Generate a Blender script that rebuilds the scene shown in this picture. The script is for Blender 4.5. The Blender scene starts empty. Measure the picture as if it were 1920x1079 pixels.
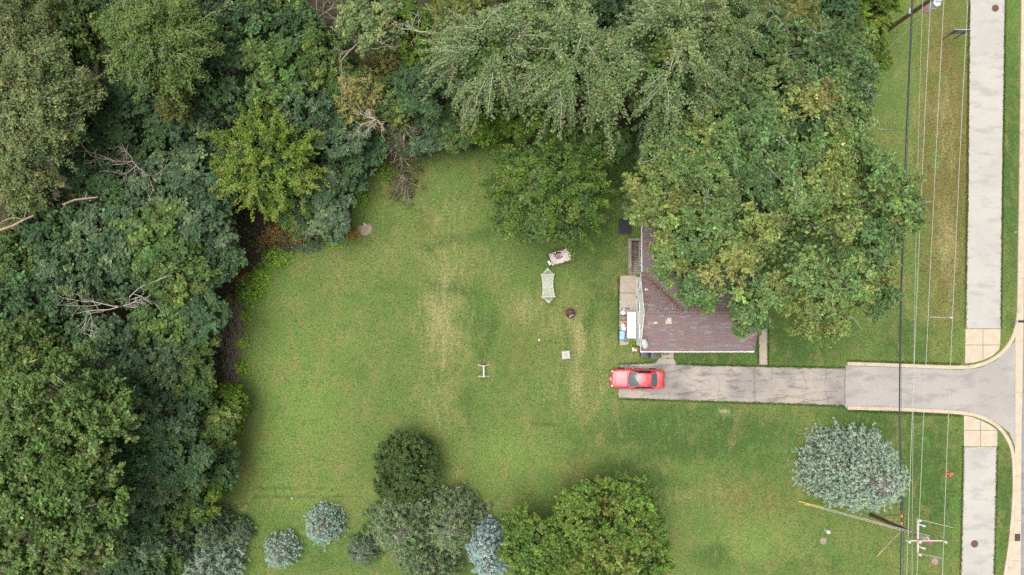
import bpy, bmesh, math, random
import numpy as np
from mathutils import Vector, Matrix

# ------------------------------------------------------------------ camera, sky, sun, exposure
scene = bpy.context.scene
COL = scene.collection
H = 64.0                      # flying height of the drone, metres
F = 1280.0                    # focal length in pixels of the 1920 px wide photograph (24 mm equivalent)
cam_data = bpy.data.cameras.new('camera')
cam_data.sensor_width = 36.0
cam_data.lens = 24.0
cam_data.clip_end = 3000.0
cam = bpy.data.objects.new('camera', cam_data)
cam.location = (0, 0, H)
cam.rotation_euler = (0, 0, 0)
COL.objects.link(cam)
scene.camera = cam

SUN_DIR = Vector((-0.20, 0.04, 1.0)).normalized()      # towards the sun, veiled by cloud
sun_el = math.asin(SUN_DIR.z)
sun_az = math.atan2(SUN_DIR.x, SUN_DIR.y)
world = bpy.data.worlds.new('World')
scene.world = world
world.use_nodes = True
wt = world.node_tree
wt.nodes.clear()
sky = wt.nodes.new('ShaderNodeTexSky')
sky.sky_type = 'NISHITA'
sky.sun_disc = False
sky.sun_elevation = sun_el
sky.sun_rotation = sun_az
sky.air_density = 1.0
sky.dust_density = 6.0
sky.ozone_density = 0.6
hs = wt.nodes.new('ShaderNodeHueSaturation')
hs.inputs['Saturation'].default_value = 0.18            # cloud cover: a nearly grey sky
bg = wt.nodes.new('ShaderNodeBackground')
bg.inputs['Strength'].default_value = 0.135
wo = wt.nodes.new('ShaderNodeOutputWorld')
wt.links.new(sky.outputs[0], hs.inputs['Color'])
wt.links.new(hs.outputs[0], bg.inputs['Color'])
wt.links.new(bg.outputs[0], wo.inputs['Surface'])
sun_data = bpy.data.lights.new('sun', 'SUN')
sun_data.energy = 1.45
sun_data.angle = math.radians(50)
sun_data.color = (1.0, 0.975, 0.94)
sun = bpy.data.objects.new('sun', sun_data)
sun.rotation_euler = (-SUN_DIR).to_track_quat('-Z', 'Y').to_euler()
sun.location = (0, 0, 90)
COL.objects.link(sun)
scene.view_settings.view_transform = 'Standard'
scene.view_settings.look = 'None'
scene.view_settings.exposure = 0.60
scene.view_settings.gamma = 1.0
scene.view_settings.use_curve_mapping = False
scene.cycles.max_bounces = 5
scene.cycles.diffuse_bounces = 3
scene.cycles.glossy_bounces = 2
scene.cycles.transmission_bounces = 3
scene.cycles.use_denoising = False
scene.cycles.sample_clamp_indirect = 4.0

RNG = np.random.default_rng(7)
random.seed(7)

# ------------------------------------------------------------------ helpers
def W(px, py, z=0.0):
    """ground position (metres) of a point of the photograph that stands z metres high"""
    k = (H - z) / F
    return ((px - 960.0) * k, (539.5 - py) * k)

def W3(px, py, z=0.0):
    x, y = W(px, py, z)
    return Vector((x, y, z))

def tag(o, label=None, cat=None, group=None, kind=None):
    if label: o['label'] = label
    if cat: o['category'] = cat
    if group: o['group'] = group
    if kind: o['kind'] = kind
    return o

def empty(name, loc, rz=0.0, label=None, cat=None, group=None):
    o = bpy.data.objects.new(name, None)
    o.location = loc
    o.rotation_euler = (0, 0, rz)
    o.empty_display_size = 0.2
    COL.objects.link(o)
    return tag(o, label, cat, group)

class MB:
    """collects shapes into one mesh"""
    def __init__(self):
        self.v = []; self.f = []
    def add(self, verts, faces):
        n = len(self.v)
        self.v += [tuple(p) for p in verts]
        self.f += [tuple(i + n for i in fc) for fc in faces]
        return self
    def box(self, c, s, rz=0.0, taper=1.0, m=None):
        hx, hy, hz = s[0] / 2, s[1] / 2, s[2] / 2
        ca, sa = math.cos(rz), math.sin(rz)
        pts = []
        for z, t in ((-hz, 1.0), (hz, taper)):
            for x, y in ((-hx, -hy), (hx, -hy), (hx, hy), (-hx, hy)):
                x *= t; y *= t
                pts.append((c[0] + x * ca - y * sa, c[1] + x * sa + y * ca, c[2] + z))
        if m is not None:
            pts = [m @ Vector(p) for p in pts]
        return self.add(pts, [(3, 2, 1, 0), (4, 5, 6, 7), (0, 1, 5, 4), (1, 2, 6, 5), (2, 3, 7, 6), (3, 0, 4, 7)])
    def rbox(self, c, s, b=0.03, rz=0.0):
        """box with chamfered edges"""
        bm = bmesh.new()
        bmesh.ops.create_cube(bm, size=1.0)
        bmesh.ops.scale(bm, vec=s, verts=bm.verts)
        bmesh.ops.bevel(bm, geom=bm.edges[:], offset=b, segments=2, affect='EDGES', profile=0.5)
        bmesh.ops.rotate(bm, matrix=Matrix.Rotation(rz, 3, 'Z'), verts=bm.verts)
        bmesh.ops.translate(bm, vec=c, verts=bm.verts)
        bm.verts.index_update()
        self.add([v.co for v in bm.verts], [[v.index for v in f.verts] for f in bm.faces])
        bm.free()
        return self
    def tube(self, pts, r0, r1=None, n=6, cap=True):
        if r1 is None: r1 = r0
        P = [Vector(p) for p in pts]
        m = len(P)
        vs = []
        up = Vector((0.13, 0.21, 0.97))
        for i, p in enumerate(P):
            d = (P[min(i + 1, m - 1)] - P[max(i - 1, 0)])
            if d.length < 1e-9: d = Vector((0, 0, 1))
            d.normalize()
            u = d.cross(up)
            if u.length < 0.05: u = d.cross(Vector((1, 0, 0)))
            u.normalize(); w = d.cross(u)
            r = r0 + (r1 - r0) * i / max(1, m - 1)
            for k in range(n):
                a = 2 * math.pi * k / n
                vs.append(p + u * (r * math.cos(a)) + w * (r * math.sin(a)))
        fs = []
        for i in range(m - 1):
            for k in range(n):
                k2 = (k + 1) % n
                fs.append((i * n + k, i * n + k2, (i + 1) * n + k2, (i + 1) * n + k))
        if cap:
            fs.append(tuple(range(n))[::-1]); fs.append(tuple((m - 1) * n + k for k in range(n)))
        return self.add(vs, fs)
    def lathe(self, prof, c=(0, 0, 0), n=20, sx=1.0, sy=1.0, m=None):
        vs = []; fs = []
        for r, z in prof:
            for k in range(n):
                a = 2 * math.pi * k / n
                p = Vector((c[0] + r * sx * math.cos(a), c[1] + r * sy * math.sin(a), c[2] + z))
                vs.append(m @ p if m is not None else p)
        for i in range(len(prof) - 1):
            for k in range(n):
                k2 = (k + 1) % n
                fs.append((i * n + k, i * n + k2, (i + 1) * n + k2, (i + 1) * n + k))
        fs.append(tuple(range(n))[::-1]); fs.append(tuple((len(prof) - 1) * n + k for k in range(n)))
        return self.add(vs, fs)
    def prism(self, pts2, z0, z1):
        n = len(pts2)
        vs = [(p[0], p[1], z0) for p in pts2] + [(p[0], p[1], z1) for p in pts2]
        fs = [tuple(range(n))[::-1], tuple(range(n, 2 * n))]
        for k in range(n):
            k2 = (k + 1) % n
            fs.append((k, k2, n + k2, n + k))
        return self.add(vs, fs)
    def grid(self, fn, nu, nv):
        vs = [fn(i / nu, j / nv) for i in range(nu + 1) for j in range(nv + 1)]
        fs = [(i * (nv + 1) + j, (i + 1) * (nv + 1) + j, (i + 1) * (nv + 1) + j + 1, i * (nv + 1) + j + 1)
              for i in range(nu) for j in range(nv)]
        return self.add(vs, fs)
    def mesh(self, name, mat, smooth=False):
        me = bpy.data.meshes.new(name)
        me.from_pydata([tuple(p) for p in self.v], [], self.f)
        if mat is not None: me.materials.append(mat)
        bm = bmesh.new(); bm.from_mesh(me)
        bmesh.ops.recalc_face_normals(bm, faces=bm.faces[:])
        bm.to_mesh(me); bm.free()
        if smooth:
            me.polygons.foreach_set('use_smooth', [True] * len(me.polygons))
        me.update()
        return me
    def build(self, name, mat, parent=None, smooth=False, loc=None, sub=0):
        o = bpy.data.objects.new(name, self.mesh(name, mat, smooth))
        COL.objects.link(o)
        if parent is not None: o.parent = parent
        if loc is not None: o.location = loc
        if sub:
            md = o.modifiers.new('smooth', 'SUBSURF'); md.levels = sub; md.render_levels = sub
        return o

# ------------------------------------------------------------------ materials
class NT:
    def __init__(self, name):
        self.m = bpy.data.materials.new(name)
        self.m.use_nodes = True
        self.t = self.m.node_tree
        self.t.nodes.clear()
        self.out = self.n('ShaderNodeOutputMaterial')
    def n(self, typ, **kw):
        nd = self.t.nodes.new(typ)
        for k, v in kw.items(): setattr(nd, k, v)
        return nd
    def l(self, a, b): self.t.links.new(a, b)
    def val(self, inp, v):
        if hasattr(v, 'is_output') or isinstance(v, bpy.types.NodeSocket): self.l(v, inp)
        else: inp.default_value = v
    def noise(self, vec, scale, detail=3.0, rough=0.55, dist=0.0):
        nd = self.n('ShaderNodeTexNoise')
        if vec is not None: self.l(vec, nd.inputs['Vector'])
        nd.inputs['Scale'].default_value = scale
        nd.inputs['Detail'].default_value = detail
        nd.inputs['Roughness'].default_value = rough
        nd.inputs['Distortion'].default_value = dist
        return nd.outputs['Fac']
    def math(self, op, a, b=0.0, c=0.0, clamp=False):
        nd = self.n('ShaderNodeMath', operation=op, use_clamp=clamp)
        for i, v in enumerate((a, b, c)): self.val(nd.inputs[i], v)
        return nd.outputs[0]
    def mix(self, fac, a, b, mode='MIX'):
        nd = self.n('ShaderNodeMix', data_type='RGBA', blend_type=mode)
        nd.clamp_factor = True
        self.val(nd.inputs[0], fac)
        for i, v in ((6, a), (7, b)):
            if isinstance(v, (tuple, list)): v = (*v[:3], 1.0)
            self.val(nd.inputs[i], v)
        return nd.outputs[2]
    def step(self, v, lo, hi):
        nd = self.n('ShaderNodeMapRange', interpolation_type='SMOOTHSTEP')
        self.val(nd.inputs[0], v)
        nd.inputs[1].default_value = lo; nd.inputs[2].default_value = hi
        return nd.outputs[0]
    def lin(self, v, lo, hi, a, b):
        nd = self.n('ShaderNodeMapRange')
        self.val(nd.inputs[0], v)
        for i, q in enumerate((lo, hi, a, b)): nd.inputs[i + 1].default_value = q
        return nd.outputs[0]
    def coords(self, kind='Object', scale=None):
        o = self.n('ShaderNodeTexCoord').outputs[kind]
        if scale is None: return o
        mp = self.n('ShaderNodeMapping'); self.l(o, mp.inputs['Vector'])
        mp.inputs['Scale'].default_value = scale
        return mp.outputs[0]
    def bump(self, h, strength, dist=0.02):
        b = self.n('ShaderNodeBump')
        b.inputs['Strength'].default_value = strength
        b.inputs['Distance'].default_value = dist
        self.l(h, b.inputs['Height'])
        return b.outputs[0]
    def principled(self, col, rough=0.7, metal=0.0, spec=0.4, normal=None, coat=0.0):
        p = self.n('ShaderNodeBsdfPrincipled')
        if isinstance(col, (tuple, list)): col = (*col[:3], 1.0)
        self.val(p.inputs['Base Color'], col)
        self.val(p.inputs['Roughness'], rough)
        p.inputs['Metallic'].default_value = metal
        p.inputs['Specular IOR Level'].default_value = spec
        if coat:
            p.inputs['Coat Weight'].default_value = coat
            p.inputs['Coat Roughness'].default_value = 0.08
        if normal is not None: self.l(normal, p.inputs['Normal'])
        self.l(p.outputs[0], self.out.inputs['Surface'])
        return p

def mat_plain(name, col, rough=0.6, var=0.18, scale=6.0, metal=0.0, spec=0.4, bump=0.0, coat=0.0, dirt=None, dirt_amt=0.5):
    """one colour with uneven tone, blotches of dirt and fine relief"""
    t = NT(name)
    c = t.coords('Object')
    a = t.noise(c, scale, 5.0)
    b = t.noise(c, scale * 7.3, 3.0)
    f = t.math('ADD', t.math('MULTIPLY', a, 0.65), t.math('MULTIPLY', b, 0.35))
    lo = tuple(q * (1 - var) for q in col); hi = tuple(min(1.0, q * (1 + var)) for q in col)
    colr = t.mix(t.step(f, 0.3, 0.7), lo, hi)
    if dirt is not None:
        dn = t.noise(c, scale * 0.6, 6.0, 0.65)
        colr = t.mix(t.math('MULTIPLY', t.step(dn, 0.5, 0.72), dirt_amt), colr, dirt)
    nrm = t.bump(b, bump, 0.02) if bump else None
    t.principled(colr, t.lin(a, 0.3, 0.7, max(0.05, rough - 0.08), min(1.0, rough + 0.08)), metal, spec, nrm, coat)
    return t.m

def mat_leaf(name, trans=0.33, rough=0.6, spec=0.16):
    t = NT(name)
    at = t.n('ShaderNodeAttribute', attribute_name='leaf')
    p = t.n('ShaderNodeBsdfPrincipled')
    t.l(at.outputs['Color'], p.inputs['Base Color'])
    p.inputs['Roughness'].default_value = rough
    p.inputs['Specular IOR Level'].default_value = spec
    tr = t.n('ShaderNodeBsdfTranslucent')
    t.l(t.mix(1.0, at.outputs['Color'], (1.15, 1.25, 0.7), 'MULTIPLY'), tr.inputs['Color'])
    mx = t.n('ShaderNodeMixShader')
    mx.inputs[0].default_value = trans
    t.l(p.outputs[0], mx.inputs[1]); t.l(tr.outputs[0], mx.inputs[2])
    t.l(mx.outputs[0], t.out.inputs['Surface'])
    return t.m

M = {}
M['leaf'] = mat_leaf('leaf')
M['needle'] = mat_leaf('needle', 0.24, 0.65, 0.15)
M['bark'] = mat_plain('bark', (0.13, 0.10, 0.075), 0.9, 0.35, 3.0, bump=0.5)
M['bark_grey'] = mat_plain('bark_grey', (0.30, 0.28, 0.245), 0.85, 0.30, 3.0, bump=0.4)
M['bark_pale'] = mat_plain('bark_pale', (0.40, 0.355, 0.295), 0.85, 0.25, 3.0, bump=0.4)
M['deadwood'] = mat_plain('deadwood', (0.30, 0.245, 0.195), 0.9, 0.30, 3.0, bump=0.4)
M['brush'] = mat_plain('brush', (0.24, 0.175, 0.140), 0.95, 0.35, 2.0)
M['concrete'] = mat_plain('concrete', (0.36, 0.305, 0.24), 0.9, 0.14, 1.2, bump=0.25, dirt=(0.22, 0.185, 0.145), dirt_amt=0.5)
M['concrete_cream'] = mat_plain('concrete_cream', (0.46, 0.375, 0.28), 0.9, 0.12, 1.5, bump=0.2, dirt=(0.30, 0.245, 0.19), dirt_amt=0.45)
M['concrete_old'] = mat_plain('concrete_old', (0.25, 0.215, 0.17), 0.95, 0.3, 1.6, bump=0.4, dirt=(0.10, 0.085, 0.06), dirt_amt=0.8)
M['white_paint'] = mat_plain('white_paint', (0.80, 0.80, 0.79), 0.55, 0.04, 1.5, dirt=(0.6, 0.58, 0.55), dirt_amt=0.3)
M['white_plastic'] = mat_plain('white_plastic', (0.62, 0.605, 0.575), 0.4, 0.06, 2.0, dirt=(0.50, 0.43, 0.35), dirt_amt=0.4)
M['off_white'] = mat_plain('off_white', (0.55, 0.52, 0.47), 0.6, 0.15, 5.0)
M['dark'] = mat_plain('dark', (0.022, 0.022, 0.025), 0.5, 0.3, 5.0)
M['black_rubber'] = mat_plain('black_rubber', (0.018, 0.018, 0.02), 0.8, 0.25, 8.0)
M['grey_plastic'] = mat_plain('grey_plastic', (0.065, 0.07, 0.078), 0.5, 0.2, 6.0, dirt=(0.12, 0.12, 0.11), dirt_amt=0.5)
M['galvanised'] = mat_plain('galvanised', (0.50, 0.52, 0.53), 0.45, 0.18, 9.0, metal=0.6)
M['wire'] = mat_plain('wire', (0.42, 0.40, 0.36), 0.6, 0.08, 1.0)
M['cable'] = mat_plain('cable', (0.045, 0.05, 0.058), 0.6, 0.2, 2.0)
M['pole_wood'] = mat_plain('pole_wood', (0.15, 0.095, 0.06), 0.9, 0.45, 2.2, bump=0.4)
M['arm_wood'] = mat_plain('arm_wood', (0.47, 0.38, 0.33), 0.85, 0.2, 5.0)
M['yellow'] = mat_plain('yellow', (0.72, 0.52, 0.09), 0.5, 0.1, 4.0)
M['orange'] = mat_plain('orange', (0.85, 0.20, 0.04), 0.5, 0.1, 4.0)
M['red'] = mat_plain('red', (0.55, 0.045, 0.035), 0.5, 0.15, 5.0)
M['hydrant_red'] = mat_plain('hydrant_red', (0.72, 0.16, 0.12), 0.55, 0.15, 6.0)
M['rust'] = mat_plain('rust', (0.125, 0.062, 0.047), 0.85, 0.35, 10.0, bump=0.3)
M['rust_light'] = mat_plain('rust_light', (0.20, 0.112, 0.082), 0.9, 0.35, 9.0, bump=0.3)
M['blue'] = mat_plain('blue', (0.045, 0.14, 0.42), 0.4, 0.12, 4.0)
M['blue_pale'] = mat_plain('blue_pale', (0.22, 0.42, 0.68), 0.4, 0.15, 4.0)
M['purple'] = mat_plain('purple', (0.20, 0.15, 0.34), 0.5, 0.25, 9.0)
M['porcelain'] = mat_plain('porcelain', (0.55, 0.62, 0.66), 0.25, 0.08, 5.0)
M['dish'] = mat_plain('dish', (0.50, 0.53, 0.53), 0.5, 0.06, 3.0)
M['cloth_pink'] = mat_plain('cloth_pink', (0.62, 0.50, 0.48), 0.9, 0.12, 3.0, dirt=(0.34, 0.29, 0.25), dirt_amt=0.6)
M['rope'] = mat_plain('rope', (0.50, 0.53, 0.43), 0.9, 0.12, 6.0)
M['soil'] = mat_plain('soil', (0.26, 0.19, 0.145), 0.95, 0.3, 3.0, bump=0.4)
t = NT('glass_dark')
t.principled((0.03, 0.035, 0.04), 0.06, 0.0, 0.9)
M['glass'] = t.m
t = NT('car_paint')
c = t.coords('Object')
f = t.noise(c, 1.6, 5.0, 0.6)
t.principled(t.mix(t.step(f, 0.35, 0.7), (0.44, 0.030, 0.036), (0.58, 0.085, 0.085)), t.lin(f, 0.3, 0.7, 0.28, 0.5), 0.0, 0.5, None, 0.6)
M['car_paint'] = t.m

def mat_asphalt(name, col, pale, patch, sc=1.0, grain=0.2):
    """worn asphalt: stone grains, pale worn areas, dark oily patches"""
    t = NT(name)
    c = t.coords('Object')
    g = t.noise(c, 22.0, 4.0, 0.7)
    big = t.noise(c, 0.28 * sc, 5.0, 0.6)
    mid = t.noise(t.coords('Object', (0.5, 1.4, 1.0)), 1.2 * sc, 5.0, 0.62)
    colr = t.mix(t.step(big, 0.36, 0.62), col, pale)
    colr = t.mix(t.math('MULTIPLY', t.step(mid, 0.49, 0.66), 0.75), colr, patch)
    colr = t.mix(t.lin(g, 0.3, 0.7, 0.0, 1.0), t.mix(1.0, colr, (1 - grain, 1 - grain, 1 - grain * 0.95), 'MULTIPLY'), t.mix(1.0, colr, (1 + grain, 1 + grain * 0.95, 1 + grain * 0.85), 'MULTIPLY'))
    t.principled(colr, 0.9, 0.0, 0.25, t.bump(g, 0.35, 0.01))
    return t.m
M['asphalt_old'] = mat_asphalt('asphalt_old', (0.25, 0.226, 0.205), (0.345, 0.302, 0.26), (0.135, 0.128, 0.125))
M['asphalt_apron'] = mat_asphalt('asphalt_apron', (0.30, 0.278, 0.258), (0.345, 0.318, 0.29), (0.235, 0.222, 0.21), 0.6)
M['asphalt_road'] = mat_asphalt('asphalt_road', (0.20, 0.20, 0.21), (0.24, 0.24, 0.25), (0.15, 0.15, 0.16))
M['path'] = mat_asphalt('path', (0.36, 0.34, 0.308), (0.40, 0.378, 0.342), (0.30, 0.282, 0.252), 0.7, 0.12)

# ------------------------------------------------------------------ ground
HOLE = (11.08, 12.06, 1.22, 4.40)          # basement stairwell x0 x1 y0 y1
def axis(lo, hi, stp, extra):
    a = list(np.arange(lo, hi + 1e-6, stp))
    for e in extra:
        a = [q for q in a if abs(q - e) > stp * 0.45] + [e]
    a = sorted(a)
    out = [55, 70, 100, 180, 350, 700]
    return np.array([-q for q in out[::-1]] + a + out)
xs = axis(-50, 50, 0.4, HOLE[:2]); ys = axis(-29.2, 29.2, 0.4, HOLE[2:])
GX, GY = np.meshgrid(xs, ys, indexing='ij')
PX = 960 + GX * F / H; PY = 539.5 - GY * F / H          # where the ground lies in the photograph, to read the lawn's patches off it

def vnoise(x, y, s, seed):
    r = np.random.default_rng(seed); g = r.random((256, 256))
    u = x / s; v = y / s
    i = np.floor(u).astype(int); j = np.floor(v).astype(int)
    fu = u - i; fv = v - j
    fu = fu * fu * (3 - 2 * fu); fv = fv * fv * (3 - 2 * fv)
    q = lambda a, b: g[a % 256, b % 256]
    return (q(i, j) * (1 - fu) + q(i + 1, j) * fu) * (1 - fv) + (q(i, j + 1) * (1 - fu) + q(i + 1, j + 1) * fu) * fv
def fbm(x, y, s, seed):
    return 0.5 * vnoise(x, y, s, seed) + 0.3 * vnoise(x, y, s / 2.1, seed + 1) + 0.2 * vnoise(x, y, s / 4.3, seed + 2)

def blobs(lst):
    o = np.zeros_like(PX)
    jx = (fbm(GX, GY, 3.0, 11) - 0.5) * 26; jy = (fbm(GX, GY, 3.0, 15) - 0.5) * 26
    for px, py, sx, sy, amt in lst:
        o = np.maximum(o, amt * np.exp(-(((PX + jx - px) / sx) ** 2 + ((PY + jy - py) / sy) ** 2)))
    return o
straw = blobs([(828, 600, 45, 75, .85), (835, 500, 40, 60, .55), (840, 400, 40, 50, .40), (985, 580, 38, 40, .55), (1030, 610, 35, 35, .40),
               (1084, 640, 16, 50, 1.0), (1085, 725, 14, 45, .75), (1130, 660, 12, 40, .55), (1130, 730, 12, 40, .5), (820, 760, 40, 60, .42),
               (940, 500, 30, 40, .35), (1040, 730, 40, 40, .35), (720, 500, 30, 30, .25), (1340, 930, 120, 25, .40), (1240, 940, 60, 20, .35),
               (1100, 760, 50, 30, .3), (1360, 775, 14, 8, .9), (1225, 665, 14, 10, .5), (1190, 665, 16, 8, .7), (1470, 740, 30, 14, .3),
               (1775, 450, 24, 90, .75), (1768, 230, 30, 110, .55), (1780, 560, 14, 50, .45), (1300, 790, 60, 14, .25), (850, 890, 40, 20, .3), (905, 690, 20, 14, .5), (560, 1000, 40, 20, .25)])
lush = blobs([(560, 750, 110, 180, .9), (520, 560, 70, 60, .65), (960, 850, 110, 60, .8), (640, 640, 60, 80, .6), (700, 420, 60, 60, .35), (1060, 520, 40, 50, .5),
              (690, 380, 60, 60, .6), (1420, 1020, 120, 50, .8), (560, 920, 110, 50, .8), (500, 850, 50, 50, .8), (1250, 1000, 120, 60, .4), (1700, 200, 30, 100, .35)])
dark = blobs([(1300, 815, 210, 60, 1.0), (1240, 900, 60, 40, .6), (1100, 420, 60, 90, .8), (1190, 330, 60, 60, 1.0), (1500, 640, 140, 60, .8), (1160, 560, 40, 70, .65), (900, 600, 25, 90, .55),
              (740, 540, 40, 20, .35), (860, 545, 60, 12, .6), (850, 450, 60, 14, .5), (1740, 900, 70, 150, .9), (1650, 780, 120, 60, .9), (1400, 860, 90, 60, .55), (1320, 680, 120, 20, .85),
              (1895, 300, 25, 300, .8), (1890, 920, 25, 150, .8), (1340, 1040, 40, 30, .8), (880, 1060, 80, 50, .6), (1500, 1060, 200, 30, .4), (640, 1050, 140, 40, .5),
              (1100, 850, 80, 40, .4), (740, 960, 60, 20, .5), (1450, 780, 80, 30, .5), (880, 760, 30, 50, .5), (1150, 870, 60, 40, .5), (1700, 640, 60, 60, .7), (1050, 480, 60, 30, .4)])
olive = blobs([(1772, 300, 55, 340, 1.3), (740, 330, 120, 90, .5), (800, 420, 90, 120, .4), (1560, 890, 120, 60, .6), (1400, 930, 160, 40, .6), (980, 640, 90, 90, .45), (1700, 1040, 80, 50, .3), (860, 900, 40, 60, .5)])
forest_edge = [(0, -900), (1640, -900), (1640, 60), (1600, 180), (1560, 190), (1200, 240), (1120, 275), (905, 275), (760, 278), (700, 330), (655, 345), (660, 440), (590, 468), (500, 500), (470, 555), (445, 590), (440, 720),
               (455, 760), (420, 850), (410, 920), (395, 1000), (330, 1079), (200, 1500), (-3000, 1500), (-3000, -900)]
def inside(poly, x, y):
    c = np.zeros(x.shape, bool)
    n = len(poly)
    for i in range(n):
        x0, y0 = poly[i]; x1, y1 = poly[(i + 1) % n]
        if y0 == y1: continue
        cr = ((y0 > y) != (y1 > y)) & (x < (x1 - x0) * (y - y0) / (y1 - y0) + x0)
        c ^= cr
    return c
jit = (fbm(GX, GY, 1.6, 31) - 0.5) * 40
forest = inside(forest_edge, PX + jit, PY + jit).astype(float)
dirt = blobs([(690, 430, 15, 11, 1.5), (455, 952, 15, 5, .8), (915, 950, 18, 8, .75), (955, 962, 14, 8, .8), (1357, 773, 9, 6, .8), (1050, 531, 5, 5, .6), (1205, 663, 14, 6, .5),
              (1905, 435, 4, 10, .8), (1817, 300, 3, 300, .5), (1800, 940, 4, 120, .45), (1812, 580, 4, 60, .5), (527, 998, 12, 5, .6), (1100, 610, 4, 30, .4), (1062, 540, 4, 4, .5)])

def strokes(mask, lst):
    """faint marks along lines: tyre tracks, trodden bands"""
    for pts, w, amt in lst:
        for (x0, y0), (x1, y1) in zip(pts[:-1], pts[1:]):
            L2 = (x1 - x0) ** 2 + (y1 - y0) ** 2
            u = np.clip(((PX - x0) * (x1 - x0) + (PY - y0) * (y1 - y0)) / L2, 0, 1)
            d2 = (PX - x0 - u * (x1 - x0)) ** 2 + (PY - y0 - u * (y1 - y0)) ** 2
            mask[:] = np.maximum(mask, amt * np.exp(-d2 / (w * w)))
strokes(lush, [([(1362, 800), (1365, 840), (1376, 890)], 5, .9), ([(1384, 800), (1388, 850), (1402, 895)], 5, .9), ([(1425, 795), (1420, 840), (1405, 880)], 5, .8), ([(1440, 800), (1432, 850)], 4, .7)])
strokes(dark, [([(960, 420), (900, 440), (850, 450), (800, 468)], 13, .6), ([(810, 535), (850, 540), (900, 555), (930, 590), (915, 640), (900, 690)], 15, .6), ([(480, 932), (600, 930), (690, 934)], 3, .6), ([(480, 915), (690, 918)], 3, .5),
               ([(1170, 795), (1290, 797), (1500, 800)], 6, .8), ([(1000, 795), (1050, 796)], 3, .6), ([(1120, 480), (1120, 560), (1100, 620)], 14, .6)])
strokes(straw, [([(812, 480), (812, 640)], 3, .7), ([(832, 520), (832, 690)], 3, .8), ([(850, 560), (848, 660)], 3, .6), ([(1060, 650), (1060, 720)], 2.5, .6), ([(1072, 680), (1072, 760)], 2.5, .6), ([(1180, 798), (1280, 799)], 2.5, .5)])

def build_ground():
    nx, ny = GX.shape
    GZ = (fbm(GX, GY, 4.0, 51) - 0.5) * 0.0
    co = np.stack([GX, GY, GZ], -1).reshape(-1, 3)
    idx = np.arange(nx * ny).reshape(nx, ny)
    q = np.stack([idx[:-1, :-1], idx[1:, :-1], idx[1:, 1:], idx[:-1, 1:]], -1).reshape(-1, 4)
    cx = ((GX[:-1, :-1] + GX[1:, 1:]) / 2).ravel(); cy = ((GY[:-1, :-1] + GY[1:, 1:]) / 2).ravel()
    keep = ~((cx > HOLE[0]) & (cx < HOLE[1]) & (cy > HOLE[2]) & (cy < HOLE[3]))
    me = raw_mesh('ground', co, q[keep])
    a = me.attributes.new('m1', 'FLOAT_COLOR', 'POINT')
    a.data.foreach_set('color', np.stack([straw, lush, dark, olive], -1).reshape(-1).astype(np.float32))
    b = me.attributes.new('m2', 'FLOAT_COLOR', 'POINT')
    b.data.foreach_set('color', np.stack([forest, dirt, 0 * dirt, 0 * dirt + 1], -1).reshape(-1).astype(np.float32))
    me.materials.append(M['lawn'])
    o = bpy.data.objects.new('ground', me); COL.objects.link(o)
    tag(o, 'mown lawn with straw coloured patches and dark woodland floor', None, None, 'structure')
    return o

def raw_mesh(name, co, quads):
    me = bpy.data.meshes.new(name)
    n = len(co); m = len(quads); k = quads.shape[1]
    me.vertices.add(n); me.vertices.foreach_set('co', np.ascontiguousarray(co, dtype=np.float32).ravel())
    me.loops.add(m * k); me.loops.foreach_set('vertex_index', np.ascontiguousarray(quads, dtype=np.int32).ravel())
    me.polygons.add(m)
    me.polygons.foreach_set('loop_start', np.arange(0, m * k, k, dtype=np.int32))
    me.polygons.foreach_set('loop_total', np.full(m, k, dtype=np.int32))
    me.update(calc_edges=True)
    return me

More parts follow.
